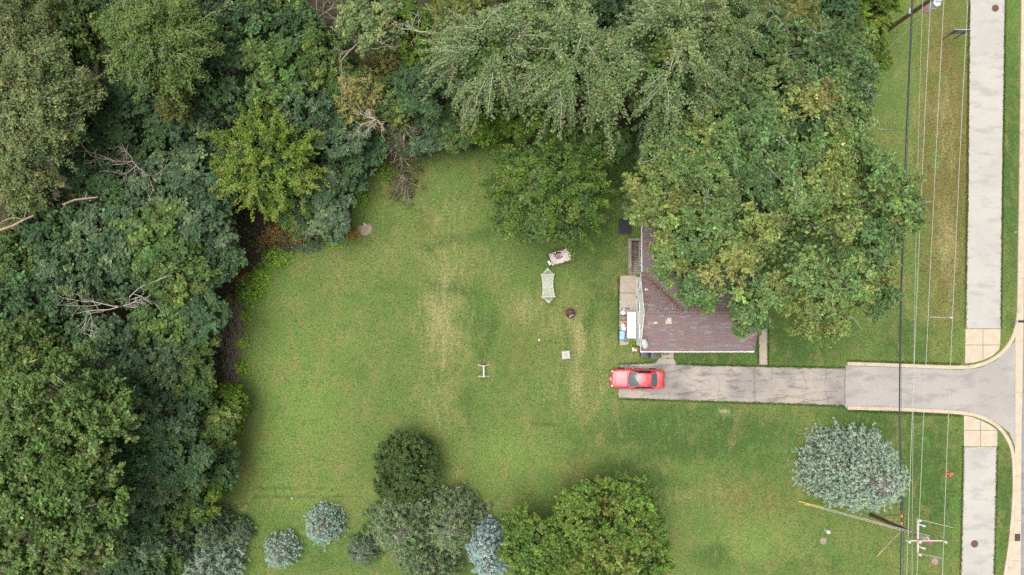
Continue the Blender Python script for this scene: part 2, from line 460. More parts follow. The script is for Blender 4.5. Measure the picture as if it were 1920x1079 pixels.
def lawn_material():
    t = NT('lawn')
    c = t.coords('Object')
    cs = t.coords('Object', (2.6, 0.55, 1.0))       # mowing streaks run up and down
    s1 = t.n('ShaderNodeSeparateColor'); a1 = t.n('ShaderNodeAttribute', attribute_name='m1'); t.l(a1.outputs['Color'], s1.inputs[0])
    s2 = t.n('ShaderNodeSeparateColor'); a2 = t.n('ShaderNodeAttribute', attribute_name='m2'); t.l(a2.outputs['Color'], s2.inputs[0])
    straw_, lush_, dark_ = s1.outputs[0], s1.outputs[1], s1.outputs[2]
    olive_ = a1.outputs['Alpha']
    forest_, dirt_ = s2.outputs[0], s2.outputs[1]
    n_big = t.noise(c, 0.16, 5.0, 0.6)
    n_mid = t.noise(c, 0.75, 5.0, 0.62, 0.6)
    n_str = t.noise(cs, 0.9, 5.0, 0.65)
    n_tuft = t.noise(c, 5.5, 3.0, 0.65)
    n_fine = t.noise(c, 17.0, 2.0, 0.7)
    # patch masks broken up by noise
    def brk(m, n, w, lo=0.25, hi=0.75):
        return t.step(t.math('ADD', m, t.math('MULTIPLY', t.math('SUBTRACT', n, 0.5), w)), lo, hi)
    col = t.mix(t.step(n_big, 0.38, 0.62), (0.088, 0.127, 0.032), (0.115, 0.139, 0.039))
    col = t.mix(brk(lush_, n_mid, 0.8, 0.15, 0.95), col, (0.126, 0.174, 0.043))
    col = t.mix(t.math('MULTIPLY', brk(olive_, n_mid, 0.8, 0.2, 0.9), 0.9), col, (0.112, 0.088, 0.027))
    col = t.mix(t.math('MULTIPLY', brk(dark_, n_mid, 0.8, 0.08, 0.80), 0.95), col, (0.048, 0.085, 0.021))
    col = t.mix(t.math('MULTIPLY', t.step(n_mid, 0.50, 0.68), 0.48), col, (0.060, 0.100, 0.026))
    n_m2 = t.noise(t.coords('Object', (1.3, 0.8, 1.0)), 0.42, 6.0, 0.66, 1.0)
    col = t.mix(t.math('MULTIPLY', t.step(n_m2, 0.48, 0.68), 0.58), col, (0.172, 0.150, 0.056))
    col = t.mix(t.math('MULTIPLY', t.step(n_m2, 0.47, 0.33), 0.60), col, (0.088, 0.150, 0.032))
    # small dark weeds
    wd = t.noise(c, 2.4, 2.0, 0.5)
    col = t.mix(t.math('MULTIPLY', t.step(wd, 0.62, 0.69), 0.55), col, (0.045, 0.080, 0.020))
    sfac = t.math('ADD', t.math('MULTIPLY', straw_, 0.95), t.math('MULTIPLY', t.math('SUBTRACT', n_str, 0.5), 1.5))
    sfac = t.math('ADD', sfac, t.math('MULTIPLY', t.math('SUBTRACT', n_tuft, 0.5), 1.1))
    col = t.mix(t.math('MULTIPLY', t.step(sfac, 0.05, 1.40), 0.78), col, (0.32, 0.25, 0.128))
    # blades: light and dark grains
    g = t.math('ADD', t.math('MULTIPLY', n_tuft, 0.55), t.math('MULTIPLY', n_fine, 0.45))
    col = t.mix(t.step(g, 0.30, 0.70), t.mix(1.0, col, (0.66, 0.74, 0.60), 'MULTIPLY'), t.mix(1.0, col, (1.50, 1.55, 1.60), 'MULTIPLY'))
    df = t.math('ADD', dirt_, t.math('MULTIPLY', t.math('SUBTRACT', n_tuft, 0.5), 0.9))
    col = t.mix(t.step(df, 0.42, 0.85), col, t.mix(n_fine, (0.27, 0.19, 0.135), (0.46, 0.35, 0.27)))
    ff = t.math('ADD', forest_, t.math('MULTIPLY', t.math('SUBTRACT', n_tuft, 0.5), 0.6))
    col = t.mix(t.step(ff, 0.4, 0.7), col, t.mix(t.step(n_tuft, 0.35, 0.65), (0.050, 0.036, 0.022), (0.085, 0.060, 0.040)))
    t.principled(col, 0.85, 0.0, 0.15, t.bump(g, 0.8, 0.06))
    return t.m
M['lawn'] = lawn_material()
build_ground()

# ------------------------------------------------------------------ paving
def dens(pts, stepm, jit, rng):
    out = []
    n = len(pts)
    for i in range(n):
        a = Vector(pts[i]); b = Vector(pts[(i + 1) % n])
        L = (b - a).length; k = max(1, int(L / stepm))
        d = (b - a).normalized(); nr = Vector((-d.y, d.x))
        for j in range(k):
            o = rng.normal(0, jit) if (jit and j) else 0.0
            p = a + (b - a) * (j / k) + nr * o
            out.append((p.x, p.y))
    return out

def sheet(name, px_pts, z, mat, parent=None, jit=0.03, stepm=0.35, label=None, kind='structure', low=-0.08, pz=0.0, seed=3):
    rng = np.random.default_rng(seed)
    pts = [W(*p, pz) for p in px_pts]
    pts = dens(pts, stepm, jit, rng)
    o = MB().prism(pts, low, z).build(name, mat, parent)
    if parent is None: tag(o, label, None, None, kind)
    return o

drive = sheet('driveway', [(1162, 684), (1195, 682), (1222, 681), (1231, 679), (1236, 672), (1261, 671), (1269, 682), (1300, 686), (1420, 689), (1584, 691),
                           (1584, 762), (1450, 755), (1350, 753), (1300, 752), (1247, 750), (1211, 747), (1162, 747)], 0.014, M['asphalt_old'],
              label='old cracked grey asphalt driveway beside the house', jit=0.05)
apron = sheet('driveway_apron', [(1584.5, 686), (1700, 690), (1800, 694), (1838, 690), (1868, 676), (1888, 655), (1903, 640), (1903, 838), (1893, 812), (1870, 794), (1838, 780),
                                 (1808, 774), (1700, 768), (1584.5, 764)], 0.018, M['asphalt_apron'], label='newer pale asphalt apron between the curved kerbs', jit=0.0)
road = sheet('road', [(1925, -4000), (1922, 300), (1918.5, 700), (1915.5, 800), (1914, 1079), (1912, 5000), (2140, 5000), (2150, -4000)], 0.006, M['asphalt_road'], label='grey asphalt road along the right edge', jit=0.0, stepm=50)
walk = sheet('walkway', [(1822, -900), (1819, 0), (1816, 360), (1813, 500), (1810, 616), (1876, 616), (1878, 360), (1884, 0), (1888, -900)], 0.020, M['path'], label='pale grey walkway beside the road above the driveway', jit=0.025)
walk2 = sheet('walkway', [(1807, 838.5), (1870, 838.5), (1867, 960), (1864, 1079), (1850, 2000), (1785, 2000), (1801, 1079), (1805, 960)], 0.020, M['path'], label='pale grey walkway beside the road below the driveway', jit=0.025, seed=5)
# concrete ramps where the walkway meets the driveway: four slabs each
pad = empty('walkway_ramp', (*W(1842, 650), 0)); tag(pad, 'cream concrete ramp of square slabs above the driveway', None, None, 'structure')
pad2 = empty('walkway_ramp', (*W(1838, 808), 0)); tag(pad2, 'cream concrete ramp of square slabs below the driveway', None, None, 'structure')
def slab(parent, px_pts, z=0.026, mat='concrete_cream', name='slab', gap=0.35):
    cx = sum(p[0] for p in px_pts) / len(px_pts); cy = sum(p[1] for p in px_pts) / len(px_pts)
    pts = []
    for p in px_pts:
        dx, dy = p[0] - cx, p[1] - cy; L = math.hypot(dx, dy)
        q = (p[0] - dx / L * gap, p[1] - dy / L * gap)
        w = W(*q); pts.append((w[0] - parent.location.x, w[1] - parent.location.y))
    return MB().prism(pts, -0.06, z).build(name, M[mat], parent)
slab(pad, [(1810, 617), (1842.5, 617), (1842.5, 647), (1809.5, 647)])
slab(pad, [(1843, 617), (1876, 617), (1875, 647), (1843, 647)])
slab(pad, [(1809.5, 647.5), (1842.5, 647.5), (1842.5, 676), (1828, 680), (1809, 682)])
slab(pad, [(1843, 647.5), (1875, 647.5), (1873.5, 656), (1860, 668), (1843, 676)])
slab(pad2, [(1807, 779), (1822, 782), (1838, 788), (1838, 807), (1807, 807)])
slab(pad2, [(1838.5, 788), (1858, 798), (1870, 807), (1838.5, 807)])
slab(pad2, [(1807, 807.5), (1838, 807.5), (1838, 837.5), (1807, 837.5)])
slab(pad2, [(1838.5, 807.5), (1870, 807.5), (1870, 837.5), (1838.5, 837.5)])

def kerb(name, px_pts, label, width=0.34, h=0.115, seg=1.9):
    root = empty(name, (*W(*px_pts[0]), 0)); tag(root, label, None, None, 'structure')
    P = [Vector((*W(*p), 0)) for p in px_pts]
    # smooth with Catmull-Rom
    S = []
    for i in range(len(P) - 1):
        p0, p1, p2, p3 = P[max(i - 1, 0)], P[i], P[i + 1], P[min(i + 2, len(P) - 1)]
        for k in range(8):
            u = k / 8
            S.append(0.5 * ((2 * p1) + (p2 - p0) * u + (2 * p0 - 5 * p1 + 4 * p2 - p3) * u * u + (3 * p1 - p0 - 3 * p2 + p3) * u ** 3))
    S.append(P[-1])
    d = [0.0]
    for i in range(1, len(S)): d.append(d[-1] + (S[i] - S[i - 1]).length)
    def at(q):
        q = min(max(q, 0), d[-1] - 1e-4)
        i = max(k for k in range(len(d)) if d[k] <= q)
        i = min(i, len(S) - 2)
        f = (q - d[i]) / (d[i + 1] - d[i])
        p = S[i].lerp(S[i + 1], f)
        tn = (S[i + 1] - S[i]).normalized()
        return p, Vector((-tn.y, tn.x, 0))
    q = 0.0
    r = random.Random(len(px_pts))
    while q < d[-1] - 0.1:
        L = min(seg * (6 if d[-1] > 60 else 1), d[-1] - q)
        n = max(2, int(L / 0.35))
        prof = [(-width / 2, -0.1), (-width / 2, h - 0.02), (-width / 2 + 0.03, h), (width / 2 - 0.05, h), (width / 2, h - 0.04), (width / 2 + 0.02, -0.1)]
        vs = []; fs = []
        dz = r.uniform(-0.006, 0.006)
        for k in range(n + 1):
            p, nr = at(q + 0.006 + (L - 0.012) * k / n)
            for o, z in prof:
                w = p + nr * o - root.location
                vs.append((w.x, w.y, z + (dz if z > 0 else 0)))
        m = len(prof)
        for k in range(n):
            for j in range(m):
                j2 = (j + 1) % m
                fs.append((k * m + j, k * m + j2, (k + 1) * m + j2, (k + 1) * m + j))
        fs.append(tuple(range(m))); fs.append(tuple(n * m + j for j in range(m)))
        MB().add(vs, fs).build('kerb_stone', M['concrete_cream'], root)
        q += L
    return root
kerb('kerb', [(1588, 682), (1650, 684), (1700, 686), (1790, 689), (1825, 687), (1855, 677), (1880, 659), (1898, 634), (1907, 603), (1910, 560), (1912, 430), (1914, 300), (1917.5, 0), (1920, -300)], 'cream concrete kerb curving from the upper driveway edge up the road')
kerb('kerb', [(1588, 765), (1650, 766.5), (1700, 768), (1800, 774), (1838, 782), (1868, 798), (1888, 822), (1898, 850), (1901, 900), (1899, 955), (1893, 1020), (1884, 1079), (1868, 1200), (1866, 1500)], 'cream concrete kerb curving from the lower driveway edge down the road')
gut = empty('gutter', (*W(1909, 700), 0)); tag(gut, 'cream concrete gutter slabs along the road edge', None, None, 'structure')
GL = [(1922, -300), (1918, 0), (1914, 300), (1912, 430), (1910, 523), (1907, 600), (1903.5, 640), (1903.5, 737), (1903.5, 816), (1902, 894), (1899, 976), (1890, 1052), (1880, 1100), (1868, 1250)]
GR = [(1926, -300), (1924, 0), (1921.5, 300), (1920.5, 430), (1919.5, 523), (1919, 600), (1918.5, 640), (1917, 737), (1915.2, 816), (1914.7, 894), (1914.3, 976), (1914, 1052), (1913.8, 1100), (1913, 1250)]
for i in range(len(GL) - 1):
    slab(gut, [GL[i], GR[i], GR[i + 1], GL[i + 1]], 0.012, gap=0.2)

# front path, doorstep and patio
fpath = sheet('front_path', [(1422, 560), (1438, 560), (1439, 684), (1423, 685)], 0.022, M['concrete'], label='narrow concrete path from the driveway to the front of the house', jit=0.012)
step = MB(); c = W(1251, 663.5); step.rbox((0, 0, 0.07), (1.15, 0.75, 0.18), 0.02)
o = step.build('doorstep', M['concrete'], None, loc=(c[0], c[1], 0)); tag(o, 'square concrete doorstep under the eave by the driveway', None, None, 'structure')
pat = empty('patio', (*W(1180, 583), 0)); tag(pat, 'worn concrete patio of slabs behind the white gable wall', None, None, 'structure')
slab(pat, [(1163, 518), (1178, 516.5), (1193, 516.5), (1193, 549.5), (1161.5, 549.5)], 0.03, 'concrete')
slab(pat, [(1161.5, 550), (1193, 550), (1193, 592), (1161, 592)], 0.03, 'concrete')
slab(pat, [(1161, 592.5), (1193, 592.5), (1193, 634), (1160, 634)], 0.03, 'concrete')
slab(pat, [(1160, 634.5), (1193, 634.5), (1192, 640), (1175, 647), (1163, 648), (1160, 645)], 0.028, 'concrete')

# cracks in the driveway with weeds growing in them
def crack(pts, wd, mat, name='crack'):
    P = [Vector(W(*p)) for p in pts]
    r = random.Random(int(pts[0][0] * 7 + pts[0][1]))
    L = []; R_ = []
    for i in range(len(P) - 1):
        k = max(1, int((P[i + 1] - P[i]).length / 0.15))
        d = (P[i + 1] - P[i]).normalized(); nr = Vector((-d.y, d.x))
        for j in range(k):
            p = P[i].lerp(P[i + 1], j / k) + nr * r.gauss(0, 0.035)
            w = wd * r.uniform(0.15, 1.0)
            L.append(p + nr * w); R_.append(p - nr * w)
    n = len(L)
    vs = [(p.x, p.y, 0.020) for p in L] + [(p.x, p.y, 0.020) for p in R_]
    return MB().add(vs, [(i, i + 1, n + i + 1, n + i) for i in range(n - 1)]).build(name, mat, drive)
M['weeds'] = mat_plain('weeds', (0.16, 0.15, 0.045), 0.9, 0.45, 8.0)
M['crack'] = mat_plain('crack', (0.09, 0.085, 0.08), 0.95, 0.3, 8.0)
for pts, w in (([(1415, 690), (1413, 720), (1416, 755)], 0.06), ([(1440, 748), (1480, 744), (1530, 752), (1560, 747)], 0.05), ([(1270, 740), (1285, 738), (1300, 741)], 0.05),
               ([(1279, 686), (1277, 702)], 0.08), ([(1470, 692), (1500, 691)], 0.06), ([(1320, 752), (1345, 748)], 0.07), ([(1236, 670.8), (1261, 670.2)], 0.05)):
    crack(pts, w, M['weeds'], 'weedy_crack')
for pts, w in (([(1446, 740), (1500, 742), (1540, 735), (1575, 733)], 0.02), ([(1280, 738), (1330, 730), (1400, 745)], 0.015), ([(1447, 690), (1449, 700), (1444, 722)], 0.02), ([(1330, 690), (1350, 720), (1345, 752)], 0.015), ([(1585, 691), (1584, 760)], 0.03), ([(1262, 686), (1290, 705), (1310, 735), (1330, 750)], 0.02), ([(1250, 735), (1300, 745), (1360, 741), (1412, 748)], 0.025), ([(1418, 715), (1460, 708), (1520, 715), (1582, 706)], 0.018), ([(1370, 690), (1385, 712), (1378, 735)], 0.018), ([(1500, 692), (1512, 722), (1505, 757)], 0.02), ([(1550, 692), (1545, 730), (1556, 758)], 0.015), ([(1200, 742), (1240, 738), (1270, 743)], 0.02)):
    crack(pts, w, M['crack'])

# ------------------------------------------------------------------ house
HX, HY = 16.6, -2.2
house = empty('house', (HX, HY, 0), 0, 'low white house with a mottled red brown shingle roof under the oak', 'house')
HOFF = (-HX, -HY, 0)
SX0, SX1, SY0, SY1 = 11.62, 21.6, -5.35, 0.98        # south wing walls
NX0, NX1, NY1 = 12.12, 18.3, 9.0                     # north wing walls
RZ, EZ = 4.4, 2.6
sS = (RZ - EZ) / 3.5; sN = (RZ - EZ) / 3.45
def gable_x(mb, x, y0, y1, ym, th):
    """wall with a gable top, standing across x"""
    z0 = EZ - 0.02
    za = RZ - abs(y0 - ym) * sS - 0.06; zb = RZ - abs(y1 - ym) * sS - 0.06
    p = [(y0, 0), (y1, 0), (y1, zb), (ym, RZ - 0.06), (y0, za)]
    vs = [(x, a, b) for a, b in p] + [(x + th, a, b) for a, b in p]
    n = 5
    return mb.add(vs, [tuple(range(n)), tuple(range(n, 2 * n))[::-1]] + [(k, (k + 1) % n, n + (k + 1) % n, n + k) for k in range(n)])
gable_x(MB(), SX0, SY0, SY1, -2.2, 0.16).build('gable_wall', M['white_paint'], house, loc=HOFF)
gable_x(MB(), SX1 - 0.16, SY0, SY1, -2.2, 0.16).build('gable_wall', M['white_paint'], house, loc=HOFF)
MB().box(((SX0 + SX1) / 2, SY0 + 0.08, 1.3), (SX1 - SX0 - 0.33, 0.16, 2.6)).build('front_wall', M['white_paint'], house, loc=HOFF)
MB().box(((SX0 + NX0) / 2 + 0.24, SY1 - 0.08, 1.28), (0.66, 0.15, 2.5)).build('return_wall', M['white_paint'], house, loc=HOFF)
wall_n = MB().box((NX0 + 0.08, (SY1 + NY1) / 2, 0.4), (0.16, NY1 - SY1, 4.2)).build('rear_wall', M['white_paint'], house, loc=HOFF)
MB().box((NX1 - 0.08, (SY1 + NY1) / 2, 1.25), (0.16, NY1 - SY1, 2.5)).build('side_wall', M['white_paint'], house, loc=HOFF)
p = [(NX0 + 0.17, 0), (NX1 - 0.17, 0), (NX1 - 0.17, 2.75), (15.2, RZ - 0.1), (NX0 + 0.17, 2.75)]
MB().add([(a, NY1 - 0.16, b) for a, b in p] + [(a, NY1, b) for a, b in p], [tuple(range(5)), tuple(range(5, 10))] + [(k, (k + 1) % 5, 5 + (k + 1) % 5, 5 + k) for k in range(5)]).build('end_wall', M['white_paint'], house, loc=HOFF)

# roof deck
deck = MB()
def slope(mb, a, b, c_, d_, th=0.1):
    vs = [Vector(q) for q in (a, b, c_, d_)]
    mb.add(vs + [v - Vector((0, 0, th)) for v in vs], [(0, 1, 2, 3), (7, 6, 5, 4), (0, 4, 5, 1), (1, 5, 6, 2), (2, 6, 7, 3), (3, 7, 4, 0)])
RX0, RX1 = 11.56, 21.82
slope(deck, (RX0, -5.7, EZ), (RX1, -5.7, EZ), (RX1, -2.2, RZ), (RX0, -2.2, RZ))
slope(deck, (RX0, -2.2, RZ), (RX1, -2.2, RZ), (RX1, 1.3, EZ), (RX0, 1.3, EZ))
slope(deck, (11.75, -2.2, EZ), (15.2, -2.2, RZ), (15.2, 9.3, RZ), (11.75, 9.3, EZ))
slope(deck, (15.2, -2.2, RZ), (18.65, -2.2, EZ), (18.65, 9.3, EZ), (15.2, 9.3, RZ))
M['roof_deck'] = mat_plain('roof_deck', (0.17, 0.115, 0.105), 0.95, 0.3, 4.0, bump=0.4)
roof = deck.build('roof', M['roof_deck'], house, loc=HOFF)
# shingles: thin lapped strips, each its own tint
tints = [(0.204, 0.151, 0.147), (0.218, 0.16, 0.155), (0.194, 0.146, 0.144), (0.226, 0.132, 0.124), (0.211, 0.128, 0.121), (0.216, 0.202, 0.212), (0.233, 0.221, 0.231), (0.211, 0.174, 0.174), (0.211, 0.154, 0.149)]
SH_L, SH_E = 0.62, 0.145
smesh = []
for i, tn in enumerate(tints):
    mt = mat_plain('shingle_%d' % i, tn, 0.95, 0.22, 14.0, bump=0.5, spec=0.2)
    for L in (SH_L, SH_L * 0.6):
        b = MB()
        b.box((0, 0, 0), (L - 0.008, SH_E * 1.45, 0.012))
        smesh.append(b.mesh('shingle', mt))
rr = random.Random(5)
cand = []
def shingles(origin, eu, ev, ulen, vlen, ok):
    """rows up the slope: eu along the eave, ev up the slope"""
    nrm = eu.cross(ev).normalized()
    if nrm.z < 0: nrm = -nrm
    tilt = 0.012 / SH_E * 0.8
    v = 0.0; row = 0
    while v < vlen - 0.02:
        u = -rr.random() * SH_L
        while u < ulen:
            half = rr.random() < 0.35
            L = SH_L * (0.6 if half else 1.0)
            uc = u + L / 2
            if uc - L / 2 > -0.02 and uc + L / 2 < ulen + 0.02:
                p = origin + eu * uc + ev * (v + SH_E * 0.6) + nrm * 0.016
                if ok(p, L):
                    n2 = (nrm - ev * (-tilt)).normalized()
                    e2 = n2.cross(eu).normalized()
                    if e2.dot(ev) < 0: e2 = -e2
                    m = Matrix((( eu.x, e2.x, n2.x, p.x), (eu.y, e2.y, n2.y, p.y), (eu.z, e2.z, n2.z, p.z), (0, 0, 0, 1)))
                    cand.append((m, rr.choices(range(len(tints)), (6, 6, 6, 3, 3, 2.2, 1.8, 3, 6))[0], half, p))
            u += L
        v += SH_E; row += 1
zN = lambda x: RZ - abs(x - 15.2) * sN
zS = lambda y: RZ - abs(y + 2.2) * sS
evS = Vector((0, 3.5, RZ - EZ)).normalized(); evn = Vector((0, -3.5, RZ - EZ)).normalized(); evW = Vector((3.45, 0, RZ - EZ)).normalized()
LS = math.hypot(3.5, RZ - EZ); LN = math.hypot(3.45, RZ - EZ)
shingles(Vector((RX0 + 0.01, -5.72, EZ - 0.01)), Vector((1, 0, 0)), evS, RX1 - RX0 - 0.02, LS, lambda p, L: True)
nS = len(cand)
shingles(Vector((RX0 + 0.01, 1.32, EZ - 0.01)), Vector((1, 0, 0)), evn, RX1 - RX0 - 0.02, LS, lambda p, L: zN(p.x + L * 0.45 * (1 if p.x < 15 else -1)) < zS(p.y) + 0.03)
shingles(Vector((11.73, -2.2, EZ - 0.01)), Vector((0, 1, 0)), evW, 11.5, LN, lambda p, L: zS(p.y - L * 0.45) < zN(p.x) + 0.03)
# those nearest the open side of the roof are single parts, the ones under the oak are joined
cand.sort(key=lambda q: (q[3].x - 11.5) * 0.75 + abs(q[3].y + 3.0) * 1.0)
for m, ti, half, p in cand[:300]:
    o = bpy.data.objects.new('shingle', smesh[ti * 2 + (1 if half else 0)])
    COL.objects.link(o); o.parent = roof; o.matrix_local = m
rest = MB(); rest_t = []
for m, ti, half, p in cand[300:]:
    L = SH_L * (0.6 if half else 1.0)
    rest.box((0, 0, 0), (L - 0.008, SH_E * 1.45, 0.012), m=m); rest_t += [ti] * 6
me = bpy.data.meshes.new('shingles'); me.from_pydata(rest.v, [], rest.f)
for i in range(len(tints)): me.materials.append(smesh[i * 2].materials[0])
me.polygons.foreach_set('material_index', rest_t)
o = bpy.data.objects.new('far_shingles', me); COL.objects.link(o); o.parent = roof; o['kind'] = 'stuff'
# ridge caps and valley debris
rc = MB()
def caps(a, b, n):
    for i in range(n):
        p = a.lerp(b, (i + 0.5) / n); d = (b - a) / n
        s = Vector((-d.y, d.x, 0)).normalized() * 0.15
        z = Vector((0, 0, 0.035)); dz = Vector((0, 0, -0.075))
        e = d * 0.55
        vs = [p - e + s + dz + z, p - e + z, p - e - s + dz + z, p + e + s + dz + z * 0.6, p + e + z * 0.6, p + e - s + dz + z * 0.6]
        rc.add(vs, [(0, 1, 4, 3), (1, 2, 5, 4)])
caps(Vector((RX0, -2.2, RZ + 0.02)), Vector((RX1, -2.2, RZ + 0.02)), 46)
rc.build('ridge_cap', smesh[0].materials[0], roof)
rc = MB(); caps(Vector((15.2, -2.2, RZ + 0.02)), Vector((15.2, 9.3, RZ + 0.02)), 50)
rc.build('ridge_cap', smesh[2].materials[0], roof)
# white rake boards on the gable facing the yard, fascia and gutters
def bar(a, b, wv, hv):
    """box section along a-b"""
    a = Vector(a); b = Vector(b); d = (b - a).normalized()
    s = Vector((-d.y, d.x, 0)).normalized() if abs(d.z) < 0.95 else Vector((1, 0, 0))
    s = s * (wv / 2); u = Vector((0, 0, hv / 2))
    vs = [a + s + u, a - s + u, a - s - u, a + s - u, b + s + u, b - s + u, b - s - u, b + s - u]
    return vs, [(0, 1, 2, 3), (7, 6, 5, 4), (0, 4, 5, 1), (1, 5, 6, 2), (2, 6, 7, 3), (3, 7, 4, 0)]
for ya in (-5.72, 1.32):
    MB().add(*bar((RX0 - 0.02, ya, EZ - 0.04), (RX0 - 0.02, -2.2, RZ - 0.04), 0.035, 0.15)).build('rake_board', M['white_paint'], house, loc=HOFF)
def gutter_run(a, b, out, name):
    a = Vector(a); b = Vector(b); d = (b - a); n = int(d.length / 0.6)
    g = MB(); out = Vector(out)
    prof = [(0.0, 0.05), (0.005, -0.05), (0.10, -0.05), (0.125, 0.045), (0.110, 0.045), (0.09, -0.035), (0.015, -0.035), (0.015, 0.05)]
    vs = [a + out * o + Vector((0, 0, z)) for o, z in prof] + [b + out * o + Vector((0, 0, z)) for o, z in prof]
    m = len(prof)
    g.add(vs, [(k, (k + 1) % m, m + (k + 1) % m, m + k) for k in range(m)] + [tuple(range(m)), tuple(range(m, 2 * m))])
    o = g.build(name, M['white_paint'], house, loc=HOFF)
    for i in range(n):
        p = a + d * ((i + 0.5) / n)
        MB().add(*bar(p + Vector((0, 0, 0.052)), p + out * 0.125 + Vector((0, 0, 0.052)), 0.035, 0.012)).build('hanger', M['white_paint'], o)
    return o
gutter_run((RX0, -5.71, EZ - 0.06), (RX1, -5.71, EZ - 0.06), (0, -1, 0), 'roof_gutter')
gutter_run((11.74, 1.42, EZ - 0.06), (11.74, 9.3, EZ - 0.06), (-1, 0, 0), 'roof_gutter')
for y, w, z in ((0.25, 0.55, 1.75), (-1.75, 0.9, 1.55), (-4.0, 1.3, 1.55)):
    w_ = MB().box((SX0 - 0.02, y, z), (0.05, w, 0.7)).build('window', M['white_paint'], house, loc=HOFF)
    MB().box((SX0 - 0.047, y, z), (0.012, w - 0.16, 0.54)).build('pane', M['glass'], w_)
for y, z in ((-0.35, 2.2), (-0.9, 0.6)):
    MB().rbox((SX0 - 0.03, y, z), (0.07, 0.14, 0.14), 0.02).build('wall_vent', M['grey_plastic'], house, loc=HOFF)
wd = MB().box((NX0 - 0.03, 3.25, 0.55), (0.09, 1.0, 1.3)).build('basement_window', M['white_paint'], house, loc=HOFF)
MB().box((NX0 - 0.081, 3.25, 0.55), (0.012, 0.8, 1.1)).build('pane', M['glass'], wd)
MB().box((NX0 - 0.085, 3.25, 0.55), (0.02, 0.04, 1.1)).build('glazing_bar', M['white_paint'], wd)
# door towards the driveway
dr = MB().box((14.35, SY0 - 0.02, 1.12), (0.95, 0.06, 2.05)).build('door', M['off_white'], house, loc=HOFF)
MB().lathe([(0.03, 0), (0.03, 0.06)], (13.98, SY0 - 0.06, 1.05), 8).build('handle', M['galvanised'], dr)
# roof fittings
def on_roof(px, py, z):
    x, y = W(px, py, z); return x, y
def vent_pipe(px, py):
    x, y = W(px, py, 3.6); z = max(zS(y), zN(x) if x < 18.6 else 0)
    b = MB().box((x, y, z + 0.02), (0.30, 0.24, 0.03))
    b.lathe([(0.10, 0.0), (0.06, 0.12), (0.055, 0.34), (0.04, 0.34), (0.04, 0.2)], (x, y, z), 12)
    b.build('vent_pipe', M['white_plastic'], roof)
vent_pipe(1213, 544); vent_pipe(1228, 604)
x, y = W(1252, 600, 3.7); z = zS(y)
b = MB().rbox((x, y, z + 0.12), (0.40, 0.44, 0.26), 0.05); b.box((x, y - 0.05, z + 0.01), (0.56, 0.56, 0.03))
M['vent_pink'] = mat_plain('vent_pink', (0.52, 0.40, 0.35), 0.7, 0.1, 4.0)
b.build('box_vent', M['vent_pink'], roof)
x, y = W(1260, 579, 4.2)
MB().lathe([(0.05, 0), (0.05, 0.16), (0.03, 0.18)], (x, y, zS(y)), 10).build('vent_stub', M['white_plastic'], roof)
# satellite dish on the gable
x, y = W(1211, 645, 3.9)
dm = Matrix.Translation((x, y, 3.75)) @ Matrix.Rotation(math.radians(-58), 4, 'Y') @ Matrix.Rotation(math.radians(8), 4, 'X')
b = MB()
prof = [(0.02, 0.0), (0.14, 0.012), (0.26, 0.04), (0.36, 0.085), (0.385, 0.10), (0.375, 0.075), (0.26, 0.02), (0.13, -0.008), (0.02, -0.02)]
b.lathe(prof, (0, 0, 0), 28, 1.0, 1.12, dm)
dish = b.build('satellite_dish', M['dish'], house, True, loc=HOFF)
b = MB().tube([(x, y, 3.74), (x - 0.1, y + 0.02, 3.3), (x - 0.08, y + 0.02, zS(y) + 0.02)], 0.025)
b.tube([(x - 0.02, y - 0.05, 3.45), dm @ Vector((-0.1, -0.1, 0.3)), dm @ Vector((0.0, -0.12, 0.48))], 0.015)
b.build('dish_mast', M['galvanised'], dish)
MB().rbox(dm @ Vector((0.0, -0.12, 0.5)), (0.09, 0.09, 0.12), 0.02).build('receiver', M['off_white'], dish)

# basement stairwell: a hole with steps going down towards the back
bs = empty('basement_stairs', (HOLE[0], HOLE[2], 0), 0, 'sunken concrete basement stairs with a low wall beside the house', 'stairs')
o0 = (-HOLE[0], -HOLE[2], 0)
MB().box((HOLE[0] - 0.07, (HOLE[2] + HOLE[3]) / 2 + 0.05, -0.95), (0.30, HOLE[3] - HOLE[2] + 0.3, 2.35)).build('retaining_wall', M['concrete_old'], bs, loc=o0)
MB().box(((HOLE[0] + HOLE[1]) / 2 + 0.07, HOLE[3] + 0.10, -0.95), (HOLE[1] - HOLE[0] - 0.01, 0.22, 2.3)).build('end_wall', M['concrete_old'], bs, loc=o0)
MB().box(((HOLE[0] + HOLE[1]) / 2 + 0.07, HOLE[3] - 0.70, -1.98), (HOLE[1] - HOLE[0] - 0.02, 1.36, 0.1)).build('landing', M['concrete_old'], bs, loc=o0)
for i in range(8):
    MB().box(((HOLE[0] + HOLE[1]) / 2 + 0.07, HOLE[2] + 0.12 + i * 0.225, -0.13 - i * 0.225 - 0.4), (HOLE[1] - HOLE[0] - 0.02, 0.245, 0.9)).build('step', M['concrete_old'], bs, loc=o0)

# ------------------------------------------------------------------ things round the house
def place(name, px, py, z, rz, label, cat, group=None):
    x, y = W(px, py, z)
    return empty(name, (x, y, 0.0), rz, label, cat, group)

# white long folding table
tb = place('folding_table', 1184.5, 610, 0.74, 0.0, 'long white folding table against the white gable wall', 'table')
tb.location.z = 0.03
MB().rbox((0, 0, 0.71), (0.84, 2.45, 0.05), 0.02).build('table_top', M['white_plastic'], tb)
for sx in (-1, 1):
    for sy in (-1, 1):
        MB().tube([(sx * 0.33, sy * 0.95, 0.0), (sx * 0.33, sy * 0.95, 0.69)], 0.016).build('leg', M['galvanised'], tb)
